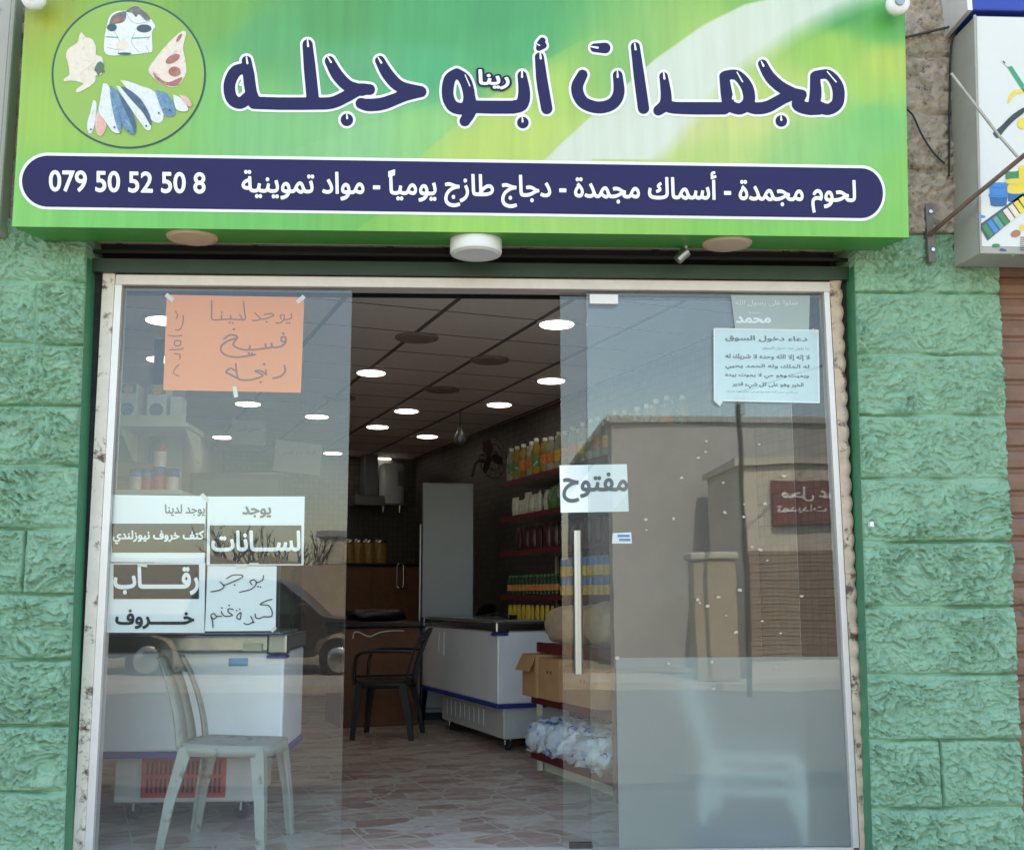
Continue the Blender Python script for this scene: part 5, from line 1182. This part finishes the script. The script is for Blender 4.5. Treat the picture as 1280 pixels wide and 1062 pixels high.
sack('wrapped_pack', 'blue and white plastic wrapped pack in the middle of the bottom shelf', 'wrap_blue', ED(1.30, 1.42, .13), .24, .21, .105, A, 'wrapped pack', seed=9, rough=.62)
sack('wrapped_pack', 'blue and white plastic wrapped pack nearest the street on the bottom shelf', 'wrap_blue', ED(1.30, 1.07, .13), .24, .20, .095, A, 'wrapped pack', seed=11, rough=.62)
# ------------------------------------------------------------------ back of the shop
P = atD(528, 603, 4.98); Q = atD(593, 603, 4.98)
e0, d0_ = ed(P); e1, _ = ed(Q)
t = thing('fridge', 'tall plain grey upright fridge behind the long freezer', 'fridge', (P.x, P.y, 0), .03)
w = at(593, 603, P.y).x-P.x
MB().rbox(0, .03, .06, w, .56, P.z, .01).build('cabinet', 'fridge_grey', t); MB().rbox(.004, 0, .10, w-.004, .028, P.z-.005, .008).build('door', 'fridge_grey', t); MB().rbox(-.022, .0, .06, -.002, .05, 1.75, .004).build('side_trim', 'steel_dark', t); MB().box(.02, .05, 0, w-.02, .5, .058).build('plinth', 'rubber', t)
P = atZ(432, 908, 0); Q = atZ(545, 905, 0)
dk = 4.66; e0 = .50; e1 = 1.19; zt2 = atD(480, 784, dk).z
t = thing('counter_desk', 'brown wooden counter desk with a black top at the back left', 'counter', ED(e0, dk, 0), A)
MB().rbox(0, .02, .0, e1-e0, .6, zt2-.001, .006).build('desk_body', 'wood_brown', t); MB().rbox(-.02, -.03, zt2, e1-e0+.03, .62, zt2+.05, .01).build('desk_top', 'counter_black', t)
MB().rbox(.10, -.006+.02, .5*zt2, e1-e0-.02, .019, .52*zt2, .001).build('groove', 'slot_black', t)
tag(MB().tube(smooth_path([tuple(atD(*q, dk-.01)) for q in ((441,798),(443,790),(449,790),(455,793),(463,795),(475,790),(490,788),(505,788))]), .005).build('cable', 'white_plastic'), 'thin white cable looped on the front of the brown desk', 'cable')
sack('black_bag', 'black bag lying on the desk top', 'counter_black', ED(.86, 4.9, zt2+.05), .26, .17, .055, A, 'bag', seed=12)
# back wall kitchen fittings
dB = 7.72
def bx2(px0, py0, px1, py1, d): a = atD(px0, py1, d); b = atD(px1, py0, d); ea, _ = ed(a); eb, _ = ed(b); return ea, a.z, eb, b.z
ea, za, eb, zb_2 = bx2(452, 580, 473, 632, dB)
t = thing('range_hood', 'dim steel chimney hood left of the water heater', 'range hood', ED(ea, dB, za), A)
MB().rbox(.03, 0, .12, eb-ea-.0, .27, zb_2-za+.25, .01).build('chimney', 'steel_dark', t); MB().rbox(-.1, -.1, 0, eb-ea+.06, .27, .118, .01).build('hood', 'steel_dark', t)
ea, za, eb, zb_2 = bx2(474, 581, 505, 630, dB)
t = thing('water_heater', 'white cylindrical water heater with a dark label on the back wall', 'water heater', ED((ea+eb)/2, dB, za), A); r = (eb-ea)/2; hh_ = zb_2-za
MB().lathe([(r*.9, 0), (r, .02), (r, hh_-.02), (r*.9, hh_)], (0,0,0), 32).build('tank', 'heater_white', t)
MB().rbox(r*.25, -r*1.0, hh_*.45, r*.7, -r*.70, hh_*.8, .005).build('label_plate', 'steel_dark', t); MB().lathe([(.02, -.09), (.02, 0)], (-.1,0,0), 10).lathe([(.02, -.09), (.02, 0)], (.1,0,0), 10).build('pipe', 'steel', t)
ea, za, eb, zb_2 = bx2(432, 704, 527, 766, 7.55)
t = thing('kitchen_cabinet', 'dark wooden kitchen cabinet below the jars on the back wall', 'cabinet', ED(ea-.5, 7.55, za-.9), A)
W_ = eb-ea+.6
MB().rbox(0, .02, 0, W_, .44, zb_2-za+.9-.03, .006).build('cabinet_body', 'wood_brown', t); MB().rbox(-.02, -.02, zb_2-za+.9-.028, W_+.02, .445, zb_2-za+.9, .006).build('worktop', 'counter_black', t)
hx = ed(atD(501, 719, 7.5))[0]-(ea-.5); hz_ = atD(501, 719, 7.53).z-(za-.9)
dr = MB().rbox(hx-.32, .002, .3, hx+.1, .019, zb_2-za+.9-.05, .004).build('cabinet_door', 'wood_brown', t)
MB().tube(smooth_path([(hx-.035,-.01,hz_-.10),(hx-.03,-.03,hz_-.13),(hx+.0,-.035,hz_-.14),(hx+.035,-.03,hz_-.12),(hx+.035,-.03,hz_+.1),(hx+.02,-.03,hz_+.13),(hx-.02,-.03,hz_+.13),(hx-.035,-.02,hz_+.1),(hx-.035,-.01,hz_-.10)]), .011).build('handle', 'steel', dr)
s0 = None
for k, px in enumerate((436, 447, 460, 474)):
    p = atD(px, 704, 7.62); lb_ = f'{ORD[k]} glass storage jar from the left on the back cabinet'
    if not s0:
        s0 = thing('storage_jar', lb_, 'jar', p, A, 'jars on the back cabinet'); MB().lathe([(.085,0),(.09,.02),(.09,.2),(.07,.235)], (0,0,0), 22).build('jar_body', 'jar_fill', s0); MB().lathe([(.074,.236),(.076,.268),(.07,.272)], (0,0,0), 22).build('lid', 'steel', s0)
    else: dup(s0, p, A, lb_)
# splash board, wall fan, lamp
p = atD(610, 572, 4.6); t = thing('wall_fan', 'dark wall fan beside the far end of the bottle shelf', 'fan', p, A+.5)
mb = MB()
for r in (.05, .12, .19): mb.tube([(r*math.cos(a), -.06-.03*(1-r/.19), r*math.sin(a)) for a in [2*math.pi*i/28 for i in range(29)]], .004, 6)
for i in range(14): a = 2*math.pi*i/14; mb.tube([(.03*math.cos(a), -.09, .03*math.sin(a)), (.19*math.cos(a), -.05, .19*math.sin(a))], .0025, 5)
mb.build('cage', 'fan_dark', t)
for i in range(3):
    a = 2*math.pi*i/3; c, s_ = math.cos(a), math.sin(a); pts = [(.02,-.02),(.08,-.06),(.16,-.05),(.17,.02),(.09,.05),(.02,.02)]
    MB().add([(x*c-y*s_, -.03+.02*y/.06, x*s_+y*c) for x, y in pts], [(0,1,2,3,4,5)]).build('blade', 'fan_dark', t)
MB().lathe([(.04,-.02),(.045,.06),(.03,.1)], (0,0,0), 16, 'y').build('motor', 'fan_dark', t); MB().tube([(0,.08,0),(0,.16,-.04),(0,.2,-.16)], .014).build('arm', 'fan_dark', t)
p = atD(575, 548, 4.4); t = thing('hanging_lamp', 'unlit grey cone lamp hanging near the wall fan', 'lamp', p)
MB().lathe([(.02,.10),(.03,.08),(.06,-.02),(.03,-.05)], (0,0,0), 18).build('lamp_shade', 'steel_dark', t); MB().tube([(0,0,.09),(0,0,ZC-p.z-.004)], .004).build('cord', 'cable', t)
# ------------------------------------------------------------------ left side behind the fixed pane
ws = thing('wall_rack', 'cream metal shelf rack with tapered brackets behind the left pane', 'shelving')
Yw = 1.02
def rack_shelf(px1, pyt, pyb, Y):
    a, b = at(px1, pyt, Y), at(px1, pyb, Y); xl_ = -2.35
    s_ = MB().rbox(xl_, Y, b.z, a.x, Y+.38, b.z+.024, .004).box(xl_, Y-.002, b.z+.006, a.x-.01, Y+.0, a.z).build('shelf', 'shelf_cream', ws)
    for xx in (a.x-.02, at(147, pyb, Y).x):
        MB().prism([(Y+.01, b.z-.001), (Y+.37, b.z-.001), (Y+.37, b.z-.16), (Y+.30, b.z-.15), (Y+.14, b.z-.05)], xx-.004, xx+.004, 'x').build('bracket', 'shelf_cream', s_)
    return a, b
a1, b1 = rack_shelf(235, 519, 533, Yw); a2, b2 = rack_shelf(228, 612, 618, Yw)
MB().rbox(at(185,560,1.38).x, 1.402, 0, at(197,560,1.38).x, 1.43, 2.6, .003).build('post', 'dark_metal', ws)
MB().rbox(-2.35, 1.435, .9, at(226,560,1.4).x, 1.45, 2.45, .003).build('back_panel', 'shelf_grey', ws)
for k, (x0_, x1_, ytop) in enumerate(((147, 172, 478), (183, 209, 480), (212, 227, 494))):
    z = a1.z-.012; pa, pb = at(x0_, 518, Yw+.06), at(x1_, ytop, Yw+.06); h = pb.z-b1.z-.03
    lb_ = ('white printed box with a blue picture, left on the upper cream shelf', 'white printed box with a grey picture beside the orange notice, on the upper cream shelf', 'plain narrow white box at the right end of the upper cream shelf')[k]
    t = thing('product_box', lb_, 'box', (pa.x, Yw+.06, b1.z+.0245)); w = pb.x-pa.x
    MB().rbox(0, 0, 0, w, .12, h, .003).build('carton_body', 'box_white', t)
    if k < 2:
        MB().box(.004, -.0014, h*.76, w-.004, -.0002, h-.004).build('top_band', 'box_teal', t); MB().lathe([(w*.26, -.003), (w*.26, -.0016)], (w/2, 0, h*.86), 24, 'y').build('emblem', 'label_yellow', t)
        o = flat('picture', [ell(w/2, h*.36, w*.36, h*.17)], lambda x, y: (x, -.0012, y), 'print_fish_blue' if k == 0 else 'lid_grey', t); MB().box(.004, -.0014, .004, w-.004, -.0002, h*.13).build('bottom_band', 'print_bag', t)
cols_ = (('can_blue','can_pale',160,181,586), ('can_blue','can_red',175,192,586), ('can_navy','can_red',189,209,584), ('can_navy','can_pale',206,225,586))
for k, (m1, m2, x0_, x1_, yt) in enumerate(cols_):
    pa, pb = at(x0_, 612, Yw+.09), at(x1_, yt, Yw+.09)
    t = thing('tin_can', ('blue tin with a pale label, leftmost on the lower cream shelf', 'bright blue tin with a red label, second on the lower cream shelf', 'navy tin with a red label under the stacked one on the lower cream shelf', 'navy tin with a pale label, rightmost on the lower cream shelf')[k], 'tin', ((pa.x+pb.x)/2, Yw+.09, b2.z+.0245), 0, 'tins on the lower cream shelf')
    r = (pb.x-pa.x)*.46; h = pb.z-b2.z-.0245
    MB().lathe([(r, .002), (r, h*.62)], (0,0,0), 24).build('label_band', m2, t); MB().lathe([(r*1.001, h*.621), (r*1.001, h*.82)], (0,0,0), 24).build('can_body', m1, t); MB().lathe([(r*1.03, h*.821), (r*1.03, h*.99), (r*.98, h)], (0,0,0), 24).build('lid', 'lid_blue', t)
    if k == 2: zt3, xt3, rt3 = b2.z+.0245+h, (pa.x+pb.x)/2, r
t = thing('tin_can', 'red and white tin stacked on top of the navy one', 'tin', (xt3, Yw+.09, zt3+.001), 0, 'tins on the lower cream shelf'); MB().lathe([(rt3*.92,0),(rt3*.92,.085)], (0,0,0), 24).build('label_band', 'can_pale', t); MB().lathe([(rt3*.95,.086),(rt3*.95,.105),(rt3*.3,.112),(rt3*.28,.135)], (0,0,0), 24).build('lid', 'can_red', t)
t = thing('cardboard_box', 'dim brown cardboard box at the back of the lower cream shelf', 'box', (at(146,612,Yw+.2).x, Yw+.2, b2.z+.0245)); MB().rbox(0,0,0,.22,.17,.17,.003).build('carton_body','cardboard',t); MB().box(.0,-.0015,.07,.22,-.0002,.10).build('tape','wood_brown',t)
# display fridge in the dim middle with papers on it
Yk = 4.6; a, b = at(236, 585, Yk), at(345, 900, Yk)
t = thing('display_fridge', 'dark glass fronted display fridge deep behind the left pane', 'fridge', (a.x, Yk, 0))
w = b.x-a.x; hz2 = at(300, 590, Yk).z
MB().rbox(0, .03, .08, w, .6, hz2, .01).build('cabinet', 'steel_dark', t); MB().rbox(.04, .0, .2, w-.04, .029, hz2-.06, .006).build('glass_door', 'lid_grey', t)
b2_ = MB().rbox(w*.62, -.03, .9, w*.65, -.001, 1.4, .004).build('handle', 'steel', t)
def hung(q, label, Y):
    o = paper('hung_notice', q, 'paper_grey', label, Y=Y, cat='notice'); return o
h1 = hung([(290,524),(333,526),(332,557),(288,555)], 'small grey paper notice hung from the ceiling left of a larger one', 4.2); h2 = hung([(345,549),(403,556),(400,594),(341,588)], 'larger grey paper notice hung from the ceiling near the left pane edge', 3.9)
for o, q, Y in ((h1, (311, 525), 4.2), (h2, (374, 552), 3.9)):
    p = at(*q, Y); MB().tube([(p.x, Y+.004, p.z), (p.x, Y+.004, ZC-.006)], .002, 6).build('string', 'cable', o)
text('lettering', 'ممنوع الدين', (296, 533, 326, 540), 4.198, 'grey_ink', h1); text('lettering', 'الرجاء عدم اللمس', (352, 562, 394, 570), 3.898, 'grey_ink', h2)
# ------------------------------------------------------------------ the street across, seen only mirrored in the glass
def mir(px, py, Y): p = at(px, py, Y); return Vector((p.x, -p.y, p.z))   # what the pane shows at a photo point, at distance Y in front of it
mat('tan_wall', (176, 162, 140), .85, var=.12, vscale=.9, var2=(150, 128, 104), v2scale=1.6, v2thr=.62); mat('grey_wall', (164, 164, 162), .85, var=.1, vscale=.8); mat('pale_wall', (204, 194, 178), .85, var=.08, vscale=.8)
mat('shutter_tan', (150, 128, 108), .6, var=.1, vscale=2); mat('red_sign', (126, 66, 58), .5, var=.06); mat('truck_paint', (42, 44, 40), .25, metal=.3, var=.1, spec=.6); mat('truck_glass', (60, 72, 66), .08, var=.05); mat('tyre', (24, 24, 24), .8, var=.1); mat('bark', (92, 78, 66), .9, var=.2, vscale=12); mat('dirt', (150, 138, 122), .9, var=.15, vscale=.7)
mb = MB(); mb.box(-40, -60, -.30, 40, -14.5, -.23); struct(mb.build('ground', 'dirt'))
# rough stone wall behind the truck
q = mir(440, 700, 19); mb = MB(); x = -26
random.seed(3); ptsw = []
while x < 3.2: ptsw.append((x, q.z+random.uniform(-.14, .12))); x += random.uniform(.4, .9)
mb.prism([(-26, -.3)]+ptsw+[(3.2, -.3)], -19.4, -19.0); tag(mb.build('garden_wall', 'tan_wall'), 'rough tan stone wall across the street, mirrored in the left pane', 'wall')
def house(name, px0, px1, py, Y, dep, m, label, right=None):
    a, b = mir(px0, py, Y), mir(px1, py, Y); x1 = right if right else b.x
    t = thing(name, label, 'building', (a.x, -Y, -.3)); MB().box(0, -dep, 0, x1-a.x, 0, a.z+.3).build('wall', m, t); MB().box(-.08, -dep-.08, a.z+.301, x1-a.x+.08, .08, a.z+.42).build('parapet', m, t); return t, a, x1
t1, a1_, x1_ = house('house', 764, 1200, 528, 16, 9, 'grey_wall', 'plain grey building across the street, mirrored in the right pane', 12.)
t2, a2_, x2_ = house('shop_house', 925, 1200, 580, 13.2, 2.4, 'pale_wall', 'pale shop house with a red sign and rolled shutter, mirrored in the right pane', 9.)
Yh = 13.2
def onh(px, py): p = mir(px, py, Yh-.02); return p
p, q = onh(905, 688), onh(1060, 822)
sh2 = MB(); n = 26
for k in range(n): z = q.z+(p.z-q.z)*k/n; sh2.box(p.x+.35-a2_.x, .001, z+.3, q.x-a2_.x+1., .03+.01*(k % 2), z+.3+(p.z-q.z)/n*.94)
sh2.build('shutter', 'shutter_tan', t2)
p, q = onh(965, 600), onh(1075, 655)
sn = MB().box(p.x-a2_.x, .05, q.z+.3, q.x-a2_.x+1.1, .12, p.z+.3).build('sign_board', 'red_sign', t2)
def revtxt(s, z0, z1, x0, x1):
    g, xx, yy, h = text_sdf(s, True, .016, .06); Lp = contours(g, xx, yy, h, .02); P = np.array([p_ for l in Lp for p_ in l]); lo, hi = P.min(0), P.max(0)
    # faces the shop (towards +y): reading direction runs towards -x
    flat('sign_lettering', Lp, lambda x, y: (x1-(x-lo[0])/(hi[0]-lo[0])*(x1-x0), .124, z0+(y-lo[1])/(hi[1]-lo[1])*(z1-z0)), 'white_print', sn)
revtxt('محل عودة', onh(0, 623).z+.3, onh(0, 604).z+.3, onh(975, 610).x-a2_.x, onh(1062, 610).x-a2_.x); revtxt('تمديدات كهربائية', onh(0, 640).z+.3, onh(0, 627).z+.3, onh(970, 630).x-a2_.x, onh(1090, 630).x-a2_.x)
p, q = mir(868, 700, 12.6), mir(925, 820, 12.6)
t = thing('stone_gatepost', 'pale tan stone gatepost beside the mirrored shutter', 'gatepost', (p.x, -12.6, -.24)); MB().rbox(0, -.5, 0, q.x-p.x, 0, p.z+.24, .03).build('post_shaft', 'tan_wall', t); MB().rbox(-.05, -.55, p.z+.241, q.x-p.x+.05, .05, p.z+.36, .03).build('cap_stone', 'pale_wall', t)
p = mir(926, 505, 11); t = thing('utility_pole', 'grey utility pole with a small fitting on top, mirrored in the right pane', 'pole', (p.x, -11, -.36)); MB().lathe([(.045, 0), (.035, p.z+.36)], (0,0,0), 14).build('pole_shaft', 'dark_metal', t); MB().rbox(-.03, -.1, p.z+.2, .09, .02, p.z+.5, .01).build('fitting', 'steel', t)
mb = MB(); mb.tube([(p.x, -11, p.z+.2), (6, -12, p.z+.9), (20, -14, p.z+2)], .012, 6); tag(mb.build('cable', 'cable'), 'overhead cable leading away from the utility pole', 'cable')
p = mir(421, 668, 24); t = thing('house', 'small pale house far across the street, mirrored beside the bare twigs', 'building', (p.x-.7, -26, -.3)); MB().box(0, -4, 0, 3.6, 0, p.z+.3).build('wall', 'pale_wall', t); MB().box(-.1, -4.1, p.z+.301, 3.7, .1, p.z+.5).build('roof', 'grey_wall', t)
# bare trees behind the wall
def bare_tree(px, Y, h, label, seed):
    random.seed(seed); p = mir(px, 700, Y); mb = MB(); t = thing('bare_tree', label, 'tree', (p.x, -Y, -.3), 0, 'bare trees behind the tan stone wall')
    def br_(o, d, L, r, lv):
        e = o+d*L; m_ = (o+e)/2+Vector((random.uniform(-1,1), random.uniform(-1,1), 0))*L*.07
        (tm if lv < 2 else tw).tube([o, m_, e], [r, r*.82, r*.62], 6)
        if lv < 5:
            for k in range(2 if lv else 4):
                v = Vector((random.uniform(-1,1), random.uniform(-1,1), random.uniform(.0,.9))); br_(o+(e-o)*random.uniform(.55,1), (d+v*.75).normalized(), L*random.uniform(.6,.82), r*.66, lv+1)
    tm, tw = MB(), MB(); br_(Vector((0,0,0)), Vector((0,0,1)), h*.34, h*.020, 0); tm.build('trunk', 'bark', t); tw.build('crown', 'bark', t)
bare_tree(285, 22, 4.0, 'bare tree mirrored in the black band of the right printed notice, left one', 4); bare_tree(345, 21.5, 3.6, 'bare tree mirrored in the black band of the right printed notice, middle one', 8); bare_tree(385, 23, 3.4, 'bare tree mirrored just right of the printed notices', 15)
# dark pickup parked across the street, nose towards the right pane
Yt = 14.2; s_ = lambda px, py: mir(px, py, Yt)
zg = -.36
t = thing('pickup_truck', 'dark pickup truck parked across the street, mirrored in the left pane', 'pickup truck', (s_(492, 800).x, -Yt, zg), 0)
# local: x from nose (0) to tail (-5.3), side facing the shop at y = 0
side = [(-.02,.42),(-.0,.75),(-.08,.98),(-1.25,1.12),(-1.95,1.70),(-2.25,1.78),(-3.35,1.76),(-3.62,1.16),(-5.2,1.14),(-5.28,.6),(-5.2,.45),(-4.75,.42),(-4.6,.72),(-4.2,.85),(-3.8,.72),(-3.66,.42),(-1.42,.40),(-1.28,.72),(-.92,.85),(-.55,.72),(-.42,.40)]
MB().prism(side, -1.75, 0).build('body', 'truck_paint', t)
MB().prism([(-1.5,1.16),(-2.02,1.62),(-2.3,1.69),(-2.35,1.18)], .001, .006).build('window', 'truck_glass', t); MB().prism([(-2.45,1.18),(-2.40,1.69),(-3.25,1.67),(-3.42,1.18)], .001, .006).build('window', 'truck_glass', t)
for x in (-.92, -4.2):
    w_ = MB().lathe([(.37, -.25), (.38, -.05), (.36, .0)], (x, 0, .38), 32, 'y').build('wheel', 'tyre', t); MB().lathe([(.22, .001), (.2, .012), (.06, .02)], (x, 0, .38), 24, 'y').build('rim', 'steel', w_)
MB().tube([(-1.55, .0, 1.2), (-1.55, .14, 1.22)], .03).rbox(-1.66, .1, 1.16, -1.5, .26, 1.34, .03).build('mirror', 'truck_paint', t)
MB().rbox(-.16, -.35, .74, .005, .008, .92, .03).build('headlight', 'lid_grey', t); MB().rbox(-2.2, .001, 1.02, -2.02, .02, 1.05, .005).build('door_handle', 'chrome', t)
MB().rbox(-.05, -1.7, .38, .1, -.05, .62, .04).build('bumper', 'chrome', t)
